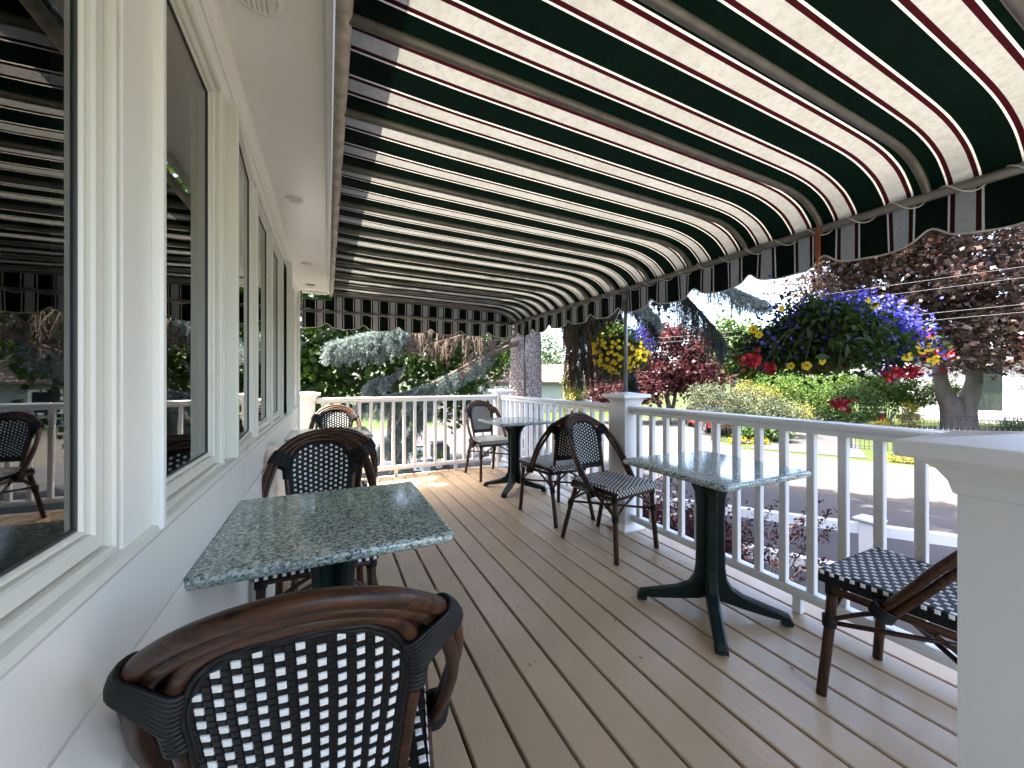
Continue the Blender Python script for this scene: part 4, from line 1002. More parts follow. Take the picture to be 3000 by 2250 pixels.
# ------------------------------------------------------------------ trees
mp = tree('maple_tree', 'spreading green maple behind the spruce boughs at the far end', 'tree', (1.80, 12.2, GZ),
     [([(0, 0, 0), (0.05, 0.05, 1.6), (0, 0.1, 3.2), (0.1, 0, 4.6)], [0.24, 0.20, 0.17, 0.12])],
     [(-0.6, 11.6, 3.6, 2.6, 2.4, 2.9), (2.2, 12.4, 4.2, 3.0, 2.6, 3.0), (-0.9, 10.6, 1.2, 1.7, 1.3, 1.4), (0.7, 11.2, 1.5, 1.8, 1.4, 1.3), (3.2, 11.6, 1.9, 1.9, 1.5, 1.5), (4.6, 12.6, 2.8, 1.6, 1.6, 2.0), (3.4, 11.2, 0.5, 0.8, 0.7, 0.9), (-2.6, 11.2, 2.2, 1.6, 1.6, 2.2), (-1.25, 5.65, 8.2, 0.70, 0.70, 1.0), (-1.25, 5.65, 8.2, 0.70, 0.70, 1.0), (-1.25, 5.65, 8.2, 0.70, 0.70, 1.0), (-1.25, 5.65, 8.2, 0.70, 0.70, 1.0), (-1.25, 5.65, 8.2, 0.70, 0.70, 1.0), (-2.2, 9.4, 7.6, 1.6, 1.6, 1.2)],  # unseen repeated lobe added to shade the corner chair; last lobe links it
     650, 40, 0.34, 0.17, 'leaf_maple_green', shape='maple', up=0.8, limbs=16, shell=0.45)
tree('purple_maple', 'huge purple leaved maple with twin trunk in front of the white house', 'tree', (30.0, 8.2, GZ),
     [([(0.0, 0, 0), (-0.2, 0.1, 1.2), (-0.65, 0.35, 2.4), (-0.8, 0.5, 5.0)], [0.62, 0.46, 0.30, 0.20]), ([(0.1, -0.2, 0), (0.25, -0.25, 1.2), (0.45, -0.5, 2.6), (0.8, -0.6, 5.6)], [0.60, 0.44, 0.32, 0.22])],
     [(25.0, 9.6, 6.2, 4.2, 4.2, 3.6), (29, 7.6, 7.0, 5.5, 5.0, 4.6), (24.2, 8.2, 9.2, 4.0, 4.0, 2.6), (32, 4.0, 6.2, 5.0, 4.5, 4.6), (27.2, 6.0, 3.0, 3.6, 3.0, 1.7), (31, 3.0, 3.0, 3.8, 3.2, 1.7), (22.0, 10.0, 8.0, 2.4, 2.4, 2.0)],
     1150, 52, 0.48, 0.22, 'leaf_purple', shape='lobed', up=0.9, limbs=22, shell=0.4)
tree('red_maple', 'rounded dark red maple left of the juniper, beneath the power lines', 'tree', (19.3, 17.6, GZ),
     [([(0, 0, 0), (0.1, 0, 1.0), (-0.3, 0.1, 2.4)], [0.20, 0.16, 0.1]), ([(0.1, 0.1, 0), (0.5, 0, 1.1), (0.9, 0.1, 2.4)], [0.16, 0.12, 0.08]), ([(-0.1, 0, 0), (-0.5, 0.2, 1.1), (-1.0, 0.1, 2.2)], [0.15, 0.12, 0.08])],
     [(19.3, 17.4, 2.9, 2.5, 2.5, 2.2), (17.7, 18.2, 1.0, 2.2, 1.8, 1.3), (20.4, 16.4, 1.3, 1.9, 1.6, 1.4), (16.0, 19.2, 0.6, 1.5, 1.3, 1.0)],
     420, 36, 0.32, 0.22, 'leaf_redmaple', shape='lobed', up=0.7, limbs=10)
T_BACK = [((27.0, 18.6), 3.6, 2.6, 'leaf_bright', 'light green tree rising behind the juniper under the power lines'),
          ((33.0, 17.2), 3.8, 2.4, 'leaf_mid', 'green tree behind the hanging basket, left of the white house'),
          ((12.0, 34.0), 5.5, 5.0, 'leaf_bright', 'tall light green tree far off beyond the parking area'),
          ((4.0, 30.0), 5.0, 5.0, 'leaf_maple_green', 'dark green tree far off behind the maple'),
          ((22.0, 42.0), 5.0, 5.0, 'leaf_mid', 'distant green tree behind the pink roofed house'),
          ((44.0, 26.0), 4.0, 4.5, 'leaf_mid', 'distant green tree behind the side drive')]
for (x, y), zc, R_, lm, lb in T_BACK:
    tree('leafy_tree', lb, 'tree', (x, y, GZ), [([(0, 0, 0), (0.1, 0, zc*0.5), (0, 0.1, zc)], [0.28, 0.22, 0.12])],
         [(x, y, zc, R_, R_, R_*0.85), (x+R_*0.5, y-R_*0.3, zc-R_*0.45, R_*0.7, R_*0.7, R_*0.6), (x-R_*0.5, y+R_*0.3, zc-R_*0.4, R_*0.75, R_*0.7, R_*0.6)], 230, 30, R_*0.15, 0.34, lm, limbs=6, group='trees beyond the road')
# ------------------------------------------------------------------ shrubs across the road
def el(x, y, z, rx, ry, rz): return (x, y, z, rx, ry, rz)
shrub('juniper_bush', 'wide grey green juniper spreading over the iron fence by the red car', (17.4, 12.2, GZ),
      [el(17.2, 12.4, 0.0, 1.5, 1.3, 1.1), el(18.6, 11.5, -0.2, 1.5, 1.3, 1.0), el(19.6, 10.9, -0.5, 1.1, 1.0, 0.8), el(16.7, 13.0, 0.35, 0.9, 0.8, 0.7)], 330, 44, 0.20, 0.13, 'leaf_juniper', 'lance', up=0.9)
shrub('golden_shrub', 'round yellow shrub standing above the railing right of the juniper', (22.2, 11.8, GZ), [el(22.2, 11.8, -0.75, 0.9, 0.9, 0.75)], 90, 40, 0.15, 0.09, 'leaf_yellow')
shrub('green_shrub', 'tall bright green shrub behind the round yellow shrub', (24.5, 13.8, GZ), [el(24.5, 13.8, 0.3, 1.7, 1.7, 1.5), el(26.0, 12.6, 0.0, 1.4, 1.4, 1.3)], 200, 40, 0.25, 0.14, 'leaf_bright')
shrub('lime_shrub', 'yellow green shrub between the juniper and the round yellow shrub', (22.4, 14.2, GZ), [el(22.4, 14.2, 0.0, 1.5, 1.5, 1.2)], 150, 40, 0.22, 0.12, 'leaf_yellow')
shrub('white_flowering_shrub', 'grey green flowering shrub left of the hydrant', (26.4, 11.0, GZ), [el(26.4, 11.0, -0.2, 1.3, 1.3, 1.3)], 170, 40, 0.2, 0.12, 'leaf_mid')
shrub('dogwood_shrub', 'layered green shrub above the hydrant before the white house', (28.8, 10.6, GZ), [el(28.8, 10.6, 0.8, 1.9, 1.6, 0.9), el(29.5, 9.9, 0.3, 1.3, 1.2, 0.8)], 200, 42, 0.24, 0.15, 'leaf_bright', up=1.6)
shrub('green_hedge', 'broad light green hedge behind the shrubs, left of the white house', (31.0, 13.8, GZ), [el(31.0, 13.8, 0.3, 2.2, 1.6, 1.7), el(29.0, 15.0, 0.2, 1.8, 1.5, 1.5)], 230, 40, 0.26, 0.16, 'leaf_bright')
shrub('golden_conifer', 'yellow cone shaped shrub left of the twin trunk', (27.6, 9.2, GZ), [el(27.6, 9.2, -0.9, 0.55, 0.55, 0.7), el(27.6, 9.2, -0.4, 0.3, 0.3, 0.5)], 70, 40, 0.12, 0.08, 'leaf_gold')
shrub('low_golden_shrub', 'low yellow ground shrub beneath the hydrant', (25.3, 9.4, GZ), [el(25.3, 9.4, -1.2, 0.9, 0.5, 0.4)], 60, 40, 0.12, 0.08, 'leaf_gold')
shrub('clipped_shrub', 'round clipped lime shrub behind the twin trunk', (33.4, 9.6, GZ), [el(33.4, 9.6, 0.55, 0.95, 0.95, 0.85)], 110, 44, 0.14, 0.09, 'leaf_bright')
shrub('umbrella_shrub', 'umbrella shaped clipped green shrub at the right edge by the white house', (33.4, 5.6, GZ), [el(33.4, 5.6, 0.75, 1.3, 1.2, 0.6), el(33.0, 5.4, 1.15, 0.8, 0.7, 0.4)], 150, 44, 0.16, 0.09, 'leaf_bright')
shrub('yew_hedge', 'low dark green hedge behind the iron fence at right', (29.2, 5.6, GZ), [el(29.0, 6.0, -1.0, 1.3, 0.7, 0.5), el(30.0, 4.2, -1.0, 1.3, 0.8, 0.5)], 110, 44, 0.16, 0.08, 'leaf_mid')
shrub('column_shrub', 'upright pale green shrub by the far white house, left of the middle post', (13.6, 19.6, GZ), [el(13.6, 19.6, -0.4, 0.75, 0.75, 1.0), el(13.7, 19.6, 0.7, 0.7, 0.7, 0.9), el(13.5, 19.5, 1.4, 0.55, 0.55, 0.6)], 130, 40, 0.17, 0.13, 'leaf_yellow')
shrub('hosta_clump', 'dark leafy clump at the corner of the iron fence by the side drive', (17.6, 10.1, GZ), [el(17.6, 10.1, -1.15, 0.55, 0.5, 0.55)], 60, 26, 0.14, 0.22, 'leaf_hosta', 'lance', up=1.0)
shrub('fence_shrub', 'grey green leafy shrub poking through the iron fence', (16.7, 10.5, GZ), [el(16.7, 10.55, -1.0, 0.7, 0.35, 0.4)], 40, 30, 0.14, 0.14, 'leaf_mid')
yg = shrub('yellow_edging', 'bright yellow green edging plants at the foot of the iron fence', (15.9, 10.4, GZ), [el(15.7, 10.6, -1.42, 0.55, 0.2, 0.14), el(16.4, 10.1, -1.42, 0.55, 0.2, 0.14)], 60, 40, 0.08, 0.07, 'leaf_gold')
shrub('barberry_bush', 'dark purple barberry behind the right table, outside the railing', (3.15, 2.75, GZ), [el(3.1, 2.75, -0.55, 0.55, 0.6, 0.75), el(3.2, 2.4, -0.35, 0.45, 0.5, 0.6), el(3.0, 3.1, -0.5, 0.5, 0.5, 0.6)], 430, 60, 0.09, 0.034, 'leaf_barberry', up=0.4, shell=0.2)
sp_ = empty('barberry_sprays', (3.3, 2.1, GZ), 'arching purple leaved sprays reaching right of the table column', 'shrub'); tw = MB(); C_ = []
for k in range(12):
    a = random.uniform(-2.0, 0.2); s = Vector((3.2+0.15*math.cos(a), 2.35+0.2*math.sin(a), GZ)); t_ = s+Vector((0.35*math.cos(a)+0.1, 0.5*math.sin(a)-0.1, random.uniform(0.9, 1.75)))
    pts = spline([s, s.lerp(t_, 0.6)+Vector((0, 0, 0.25)), t_], 8); tw.tube(pts, list(np.linspace(0.005, 0.0015, len(pts))), 4)
    for p in pts[6:]:
        for q in range(8): C_.append(tuple(p+Vector((random.gauss(0, .014), random.gauss(0, .014), random.gauss(0, .014)))))
tw.build('stem', 'bark_maple', sp_); add_leaves('foliage', sp_, C_, 0.030, 'leaf_barberry')
gc = np.column_stack([rng.uniform(2.6, 3.8, 5200), rng.uniform(-0.6, 2.4, 5200), GZ+0.04+np.abs(rng.normal(0, 0.10, 5200))])
V, F = leaves(gc, 0.055, 'oval', 1.0); tag(link('ground_cover', mesh_from_arrays('ground_cover', V, F, ['leaf_ground'])), kind='stuff')
vg = np.column_stack([rng.uniform(0, 1, 9000), rng.uniform(0, 1, 9000)])
ax_, ay_ = 16.6+vg[:, 0]*3.2-0.5*vg[:, 1], 6.0-vg[:, 0]*7.5
gcv = np.column_stack([ax_+vg[:, 1]*1.2, ay_+vg[:, 1]*0.5, GZ+0.02+np.abs(rng.normal(0, 0.07, 9000))])
V, F = leaves(gcv, 0.13, 'lance', 0.3); tag(link('verge_grass', mesh_from_arrays('verge_grass', V, F, ['leaf_yellow'])), kind='stuff')

# ------------------------------------------------------------------ hanging baskets
def flower_mesh(r):
    mb = MB(); n_ = 20; vs = [(0, 0, -r*0.55)]
    for rr_, z in ((0.22, -0.16), (0.70, 0.02), (1.0, 0.0)):
        for k in range(n_):
            a = 2*PI*k/n_; lob = 1+(0.10*math.cos(5*a) if rr_ > 0.5 else 0); vs.append((r*rr_*lob*math.cos(a), r*rr_*lob*math.sin(a), r*z))
    fs = [(0, 1+k, 1+(k+1) % n_) for k in range(n_)]; ms = [1]*n_
    for q in range(2):
        for k in range(n_): fs.append((1+q*n_+k, 1+(q+1)*n_+k, 1+(q+1)*n_+(k+1) % n_, 1+q*n_+(k+1) % n_)); ms.append(0)
    mb.add(vs, fs, 0, True); mb.m = ms; return mb.mesh('yellow_flower', ['petal_yellow', 'flower_eye'])
def orient(o, n_):
    o.rotation_mode = 'QUATERNION'; o.rotation_quaternion = Vector(n_).to_track_quat('Z', 'Y')
def basket(name, label, c, hang, pot_r, pot_z, wires, wm):
    e = empty(name, (c[0], c[1], pot_z), label, 'hanging basket', 'hanging flower baskets')
    MB().lathe([(pot_r*0.72, pot_z), (pot_r*0.9, pot_z+0.07), (pot_r, pot_z+0.14), (pot_r*1.06, pot_z+0.142), (pot_r*1.06, pot_z+0.165), (pot_r*0.96, pot_z+0.165), (pot_r*0.9, pot_z+0.13)], c[0], c[1], 28).build('pot', 'terracotta', e)
    for k in range(wires):
        a = 2*PI*k/wires+0.4; MB().tube([hang, (c[0]+pot_r*math.cos(a), c[1]+pot_r*math.sin(a), pot_z+0.16)], 0.0016, 5).build('hanger_wire', wm, e)
    return e
# basket with yellow and blue flowers near the middle post
c = (2.36, 2.68); HA = (2.135, 2.62, 1.865)
bA = basket('hanging_basket', 'hanging basket of yellow petunias and blue lobelia behind the awning pole', c, (c[0], c[1], 1.80), 0.14, 1.30, 3, 'iron')
MB().tube(spline([HA, (2.2, 2.64, 1.84), (2.33, 2.68, 1.84), (c[0], c[1], 1.80)], 4), 0.003, 6).build('hook', 'iron', bA)
C_ = cloud([(c[0], c[1], 1.47, 0.21, 0.21, 0.19), (c[0]+0.03, c[1]-0.02, 1.38, 0.20, 0.20, 0.13)], 210, 28, 0.045, 0.3)
add_leaves('foliage', bA, C_, 0.034, 'leaf_basket', 'oval', 0.3)
fm = flower_mesh(0.016); k = 0
while k < 130:
    d = Vector((random.gauss(0, 1), random.gauss(0, 1), random.gauss(-0.25, 0.7))).normalized()
    view = Vector((-0.62, -0.75, 0)); right = Vector((0.77, -0.63, 0))
    if d.dot(view) < -0.15: continue
    if d.z > 0.35 and d.dot(right) > 0.1: continue
    p = Vector((c[0], c[1], 1.43))+Vector((d.x*0.235, d.y*0.235, d.z*0.19))*random.uniform(0.93, 1.12)
    o = link('yellow_flower', fm, bA, tuple(p-bA.location)); orient(o, d+view*0.7+Vector((random.uniform(-.3, .3), random.uniform(-.3, .3), random.uniform(-.2, .3)))); s = random.uniform(0.75, 1.15); o.scale = (s, s, s); k += 1
C_ = cloud([(c[0]+0.10, c[1]-0.08, 1.57, 0.13, 0.13, 0.08), (c[0]+0.17, c[1]-0.13, 1.49, 0.07, 0.07, 0.08)], 46, 20, 0.035, 0.4)
add_leaves('blue_flowers', bA, C_, 0.014, 'petal_blue', 'petal5', 0.5)
# big basket with blue lobelia and red geraniums
c = (2.16, 1.02); HB = Vector((2.12, 1.018, 1.83))
bB = basket('hanging_basket', 'large hanging basket of blue lobelia, green leaves and red geraniums at right', c, (2.12, 1.018, 1.70), 0.125, 1.205, 3, 'red_wire')
st_ = MB(); st_.extrude([(-0.013, 0), (0.013, 0), (0.016, -0.11), (0.002, -0.17), (-0.012, -0.11)], -0.003, 0.003, 'y')
sm_ = st_.mesh('strap', 'orange_strap'); fix_normals(sm_); s_o = link('strap', sm_, bB, tuple(Vector((2.095, 1.018, 1.868))-bB.location)); s_o.rotation_euler = (0, 0, math.radians(60))
MB().tube([(2.12+0.026*math.sin(a), 1.018, 1.88+0.026*math.cos(a)) for a in np.linspace(0, 2*PI, 15)[:-1]], 0.005, 6, closed=True).build('strap_loop', 'orange_strap', bB)
rt = Vector((0.902, -0.432, 0)); vw = Vector((-0.72, -0.69, 0))
def bp_(u, z, d=0.0): p = Vector((c[0], c[1], 0))+rt*u-vw*d*-1; return (p.x, p.y, z)
def ellr(u, z, r, rz, d=0.0): p = bp_(u, z, d); return (p[0], p[1], p[2], r, r, rz)
C_ = cloud([ellr(-0.08, 1.36, 0.24, 0.13), ellr(-0.26, 1.30, 0.16, 0.10), ellr(0.12, 1.36, 0.24, 0.14), ellr(0.0, 1.45, 0.20, 0.10), ellr(0.28, 1.32, 0.14, 0.10), ellr(-0.02, 1.27, 0.22, 0.06, 0.05), ellr(-0.05, 1.40, 0.24, 0.10, 0.04)], 400, 30, 0.045, 0.25)
add_leaves('foliage', bB, C_, 0.030, 'leaf_basket', 'oval', 0.3)
C_ = cloud([ellr(-0.05, 1.30, 0.22, 0.09, 0.10), ellr(0.15, 1.33, 0.16, 0.10, 0.12)], 26, 7, 0.05, 0.6)
add_leaves('large_leaves', bB, C_, 0.050, 'leaf_basket', 'oval', 0.2)
C_ = cloud([ellr(0.16, 1.47, 0.19, 0.10), ellr(0.30, 1.40, 0.13, 0.11), ellr(0.04, 1.48, 0.12, 0.07), ellr(0.33, 1.28, 0.10, 0.10), ellr(0.26, 1.36, 0.16, 0.12, 0.06)], 230, 26, 0.034, 0.5)
C2 = cloud([ellr(-0.12, 1.43, 0.2, 0.09, 0.03), ellr(-0.26, 1.33, 0.15, 0.08, 0.05)], 60, 9, 0.05, 0.5)
C_ = np.concatenate([C_, C2])
add_leaves('blue_flowers', bB, C_, 0.0155, 'petal_blue', 'petal5', 0.5)
vine = MB()
for k in range(13):
    u = random.uniform(-0.36, 0.36); s = Vector(bp_(u*0.6, 1.40, 0.12)); t_ = Vector(bp_(u*1.1+random.uniform(-.08, .08), random.uniform(1.16, 1.30), 0.2+random.uniform(-.05, .06)))
    vine.tube(spline([s, s.lerp(t_, 0.5)+vw*0.05+Vector((0, 0, 0.05)), t_], 5), 0.0016, 4)
vine.build('vine', 'stem', bB)
for (u, z, r_) in ((-0.385, 1.255, 0.045), (0.455, 1.270, 0.048), (0.36, 1.205, 0.045), (0.27, 1.185, 0.036), (0.40, 1.36, 0.026), (-0.30, 1.22, 0.02), (0.03, 1.055, 0.036)):
    p = bp_(u, z, 0.10); C_ = np.array(p)+rng.normal(size=(60, 3))*r_*np.array([0.5, 0.5, 0.36])
    add_leaves('geranium_head', bB, C_, 0.024, 'petal_red', 'petal5', 0.4, kind='stuff')
    MB().tube(spline([bp_(u*0.6, z+0.08, 0.05), bp_(u*0.9, z+0.06, 0.08), p], 4), 0.002, 5).build('flower_stem', 'stem', bB)
for (u, z) in ((-0.385, 1.385), (-0.36, 1.362), (-0.26, 1.478), (-0.08, 1.245), (-0.15, 1.225), (-0.22, 1.225), (0.34, 1.315), (0.39, 1.30), (0.40, 1.335), (0.36, 1.29), (0.40, 1.245), (0.42, 1.255), (0.29, 1.262), (0.31, 1.27), (0.12, 1.515), (0.15, 1.49)):
    o = link('yellow_flower', fm, bB, tuple(Vector(bp_(u, z, 0.17))-bB.location)); orient(o, vw+Vector((random.uniform(-.6, .6), random.uniform(-.6, .6), random.uniform(-.3, .4)))); s = random.uniform(0.95, 1.25); o.scale = (s, s, s)

# ------------------------------------------------------------------ ramp railings, path lamp, things by the drive
def low_rail(name, label, a, b, z, posts, group):
    a = Vector((a[0], a[1], 0)); b = Vector((b[0], b[1], 0)); d = (b-a).normalized(); nn = Vector((-d.y, d.x, 0))
    e = empty(name, ((a.x+b.x)/2, (a.y+b.y)/2, GZ), label, 'railing', group)
    for nm, z0, z1, w in (('top_rail', z-0.12, z, 0.055), ('bottom_rail', z-0.62, z-0.54, 0.03)):
        q = [a+nn*w, a-nn*w, b-nn*w, b+nn*w]
        mb = MB().add([(p.x, p.y, zz) for zz in (z0, z1) for p in q], [(3, 2, 1, 0), (4, 5, 6, 7), (0, 1, 5, 4), (1, 2, 6, 5), (2, 3, 7, 6), (3, 0, 4, 7)])
        if nm == 'top_rail' or name == 'never': mb.build(nm, 'ramp_white_shaded', e)
    for (px, py) in posts:
        mb = MB().sqlathe([(0.0785, GZ), (0.0785, z+0.03), (0.10, z+0.05), (0.125, z+0.065), (0.125, z+0.085), (0.01, z+0.12)], px, py); mb.build('post', 'ramp_white_shaded', e)
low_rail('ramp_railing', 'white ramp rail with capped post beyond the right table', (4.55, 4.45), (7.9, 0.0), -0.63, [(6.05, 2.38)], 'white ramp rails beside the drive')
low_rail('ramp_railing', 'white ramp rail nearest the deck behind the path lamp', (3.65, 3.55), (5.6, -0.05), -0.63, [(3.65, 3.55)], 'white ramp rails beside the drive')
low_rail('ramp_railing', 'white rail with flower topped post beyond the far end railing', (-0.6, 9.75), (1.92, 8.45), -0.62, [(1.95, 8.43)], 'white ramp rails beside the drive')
pl_ = empty('path_lamp', (3.55, 2.05, GZ), 'black mushroom shaped path lamp in the bed below the railing', 'lamp')
MB().lathe([(0.014, GZ), (0.014, GZ+0.40), (0.03, GZ+0.405), (0.035, GZ+0.42)], 3.55, 2.05, 12).build('stake', 'black_plastic', pl_)
MB().lathe([(0.045, GZ+0.42), (0.05, GZ+0.44), (0.05, GZ+0.50), (0.045, GZ+0.51)], 3.55, 2.05, 14).build('lens', 'dark_glass', pl_)
for q in range(3): MB().lathe([(0.055-0.002*q, GZ+0.445+0.02*q), (0.068, GZ+0.440+0.02*q), (0.068, GZ+0.446+0.02*q), (0.055, GZ+0.452+0.02*q)], 3.55, 2.05, 16).build('louvre', 'black_plastic', pl_)
MB().lathe([(0.075, GZ+0.508), (0.085, GZ+0.512), (0.072, GZ+0.54), (0.045, GZ+0.56), (0.012, GZ+0.568), (0.010, GZ+0.58)], 3.55, 2.05, 16).build('cap', 'black_plastic', pl_)
for q, (px, py, lb) in enumerate(((1.78, 8.55, 'small potted flowers left of the white post beyond the far railing'), (2.20, 8.30, 'small potted flowers right of the white post beyond the far railing'))):
    e = empty('flower_pot', (px, py, -0.75), lb, 'plant', 'potted flowers by the ramp'); MB().lathe([(0.07, -0.75), (0.09, -0.58), (0.095, -0.58), (0.095, -0.56)], px, py, 14).build('pot', 'board_white', e)
    add_leaves('foliage', e, cloud([(px, py, -0.48, 0.13, 0.13, 0.12)], 26, 16, 0.04), 0.04, 'leaf_mid')
# menu board: white sheet in a black frame
mbx = empty('menu_board', (2.42, 11.25, GZ), 'white menu board in black frame standing beyond the far end railing', 'sign')
def rot_box(mb, cx, cy, w, t, z0, z1, ang, mi=0, tilt=0.0):
    ca, sa = math.cos(ang), math.sin(ang); vs = []
    for z in (z0, z1):
        for (a, b_) in ((-w/2, -t/2), (w/2, -t/2), (w/2, t/2), (-w/2, t/2)):
            b2 = b_+tilt*(z-z0); vs.append((cx+a*ca-b2*sa, cy+a*sa+b2*ca, z))
    return mb.add(vs, [(3, 2, 1, 0), (4, 5, 6, 7), (0, 1, 5, 4), (1, 2, 6, 5), (2, 3, 7, 6), (3, 0, 4, 7)], mi)
A_ = math.radians(-8)
rot_box(MB(), 2.42, 11.25, 0.40, 0.03, GZ, GZ+0.74, A_, tilt=0.12).build('frame', 'black_plastic', mbx)
rot_box(MB(), 2.415, 11.232, 0.35, 0.006, GZ+0.05, GZ+0.70, A_, tilt=0.12).build('sheet', 'board_white', mbx)
lg = MB(); 
for q in range(24):
    a0 = 2*PI*q/24; lg.tube([(2.43+0.062*math.cos(a0), 11.296, GZ+0.53+0.075*math.sin(a0)), (2.43+0.062*math.cos(a0+0.27), 11.296, GZ+0.53+0.075*math.sin(a0+0.27))], 0.012, 5)
lg.build('round_emblem', 'black_plastic', mbx).location = (0, -0.035, 0)
rot_box(MB(), 2.36, 11.236, 0.09, 0.008, GZ+0.09, GZ+0.13, A_, tilt=0.12).build('printed_mark', 'dark_fabric', mbx)
bx = empty('dark_box', (3.15, 11.6, GZ), 'dark angular box beside the menu board', 'box')
d_ = MB().extrude([(2.86, GZ), (3.36, GZ), (3.36, GZ+0.62), (3.26, GZ+0.75), (2.86, GZ+0.70)], 11.4, 11.8, 'y').build('body', 'dark_fabric', bx); fix_normals(d_.data)
MB().box(2.84, 3.28, 11.38, 11.82, GZ+0.755, GZ+0.78, 0.005).build('lid', 'dark_fabric', bx)

# ------------------------------------------------------------------ iron fences
def iron_fence(label, a, b, h=0.9):
    a = Vector((*a, GZ)); b = Vector((*b, GZ)); L = (b-a).length; e = empty('iron_fence', (a+b)/2, label, 'fence', 'black iron fences along the road')
    rl = MB()
    for z in (0.12, h-0.16, h-0.02): rl.tube([a+Vector((0, 0, z)), b+Vector((0, 0, z))], 0.014, 4)
    rl.build('rail', 'iron', e); pk = MB(); n_ = int(L/0.13)
    for k in range(n_+1):
        p = a.lerp(b, k/n_); pk.tube([p, p+Vector((0, 0, h+0.06))], 0.009, 4); pk.tube([p+Vector((0, 0, h+0.05)), p+Vector((0, 0, h+0.12))], [0.014, 0.002], 4)
    tag(pk.build('pickets', 'iron', e), kind='stuff')
    for k in range(int(L/2.4)+1):
        p = a+(b-a).normalized()*min(L, k*2.4); MB().box(p.x-0.03, p.x+0.03, p.y-0.03, p.y+0.03, GZ, GZ+h+0.14).build('post', 'iron', e)
iron_fence('black iron fence below the juniper', (15.3, 11.5), (17.2, 10.3))
iron_fence('black iron fence right of the side drive, behind the grass verge', (18.6, 7.9), (21.6, 3.2))
iron_fence('black iron fence in front of the twin trunk', (25.0, 9.0), (31.5, 1.5), 1.0)

# ------------------------------------------------------------------ white house at right, far house at left
FA = math.radians(-25.6)
def set_facing(a):
    global Rv, Fv
    Rv = Vector((math.cos(a), math.sin(a), 0)); Fv = Vector((-math.sin(a), math.cos(a), 0))
set_facing(math.radians(-65))
def facade_pt(o, u, d): p = Vector((o[0], o[1], 0))+Rv*u+Fv*d; return p
def local_box(o, u0, u1, d0, d1, z0, z1, name, m, parent):
    vs = []
    for z in (z0, z1):
        for (u, d) in ((u0, d0), (u1, d0), (u1, d1), (u0, d1)): p = facade_pt(o, u, d); vs.append((p.x, p.y, z))
    return MB().add(vs, [(3, 2, 1, 0), (4, 5, 6, 7), (0, 1, 5, 4), (1, 2, 6, 5), (2, 3, 7, 6), (3, 0, 4, 7)]).build(name, m, parent)
def clap_wall(o, u0, u1, z0, z1, name, m, parent, step=0.14, d=0.0):
    mb = MB(); z = z0
    while z < z1:
        zt = min(z+step, z1); vs = []
        for (dd, zz) in ((-0.035, z), (-0.008, zt)):
            for u in (u0, u1): p = facade_pt(o, u, d+dd); vs.append((p.x, p.y, zz))
        for u in (u0, u1): p = facade_pt(o, u, d); vs.append((p.x, p.y, z))
        mb.add(vs, [(0, 1, 3, 2), (4, 5, 1, 0)]); z = zt
    return mb.build(name, m, parent)
HO_ = (37.8, 9.6)
wh = empty('white_house', (HO_[0], HO_[1], GZ), 'white clapboard house behind the twin trunked purple maple', 'house')
local_box(HO_, -2.7, 12, 0.0, 7, GZ, 3.0, 'wall', 'siding_white', wh)
tag(clap_wall(HO_, -2.7, 12, GZ+0.4, 3.0, 'clapboards', 'siding_white', wh), kind='stuff')
local_box(HO_, -2.75, 12, -0.06, 0.0, GZ, GZ+0.4, 'foundation', 'stone', wh)
dr = local_box(HO_, 0.0, 1.5, -0.08, 0.0, GZ+0.55, 2.25, 'door_frame', 'white_paint', wh)
local_box(HO_, 0.15, 1.2, -0.10, -0.081, GZ+0.75, 2.1, 'pane', 'dark_glass', dr)
local_box(HO_, -0.4, 2.6, -1.3, -0.061, GZ, GZ+0.28, 'step', 'stone', wh); local_box(HO_, -0.2, 2.3, -0.9, -0.062, GZ+0.281, GZ+0.5, 'step', 'stone', wh)
wf = local_box(HO_, 5.2, 6.6, -0.08, 0.0, 0.0, 1.7, 'window', 'white_paint', wh); local_box(HO_, 5.32, 6.48, -0.10, -0.081, 0.12, 1.58, 'pane', 'dark_glass', wf)
rfm = MB(); vs = []
for (d, z) in ((-0.5, 2.95), (-0.5, 3.08), (3.5, 5.4), (7.5, 3.08), (7.5, 2.95), (3.5, 5.2)):
    for u in (-3.2, 12.5): p = facade_pt(HO_, u, d); vs.append((p.x, p.y, z))
rfm.add(vs, [(0, 1, 3, 2), (2, 3, 5, 4), (4, 5, 7, 6), (6, 7, 9, 8), (8, 9, 11, 10), (10, 11, 1, 0), (0, 2, 4, 6, 8, 10), (11, 9, 7, 5, 3, 1)])
r_o = rfm.build('roof', 'grey_shingle', wh); fix_normals(r_o.data)
hr = empty('handrail', (facade_pt(HO_, 2.4, -1.2).x, facade_pt(HO_, 2.4, -1.2).y, GZ), 'thin white handrail at the steps of the white house', 'handrail')
p0 = facade_pt(HO_, 2.4, -1.9); p1 = facade_pt(HO_, 2.4, -0.5)
MB().tube([(p0.x, p0.y, GZ), (p0.x, p0.y, GZ+0.9), (p1.x, p1.y, GZ+1.35), (p1.x, p1.y, GZ+0.4)], 0.03, 6).build('rail', 'white_paint', hr)
set_facing(FA)
FO = (17.5, 29.0)
fh = empty('far_house', (FO[0], FO[1], GZ), 'far white house with pinkish roof behind the column shrub', 'house')
local_box(FO, -8, 6, 0, 7, GZ, 1.0, 'wall', 'pale_green_wall', fh)
tag(clap_wall(FO, -8, 6, GZ, 1.0, 'clapboards', 'pale_green_wall', fh), kind='stuff')
for u in (-6.5, -4.2, 1.8, 4.2):
    wf = local_box(FO, u-0.6, u+0.6, -0.09, 0, -0.75, 0.65, 'window', 'white_paint', fh); local_box(FO, u-0.48, u+0.48, -0.11, -0.091, -0.63, 0.53, 'pane', 'dark_glass', wf)
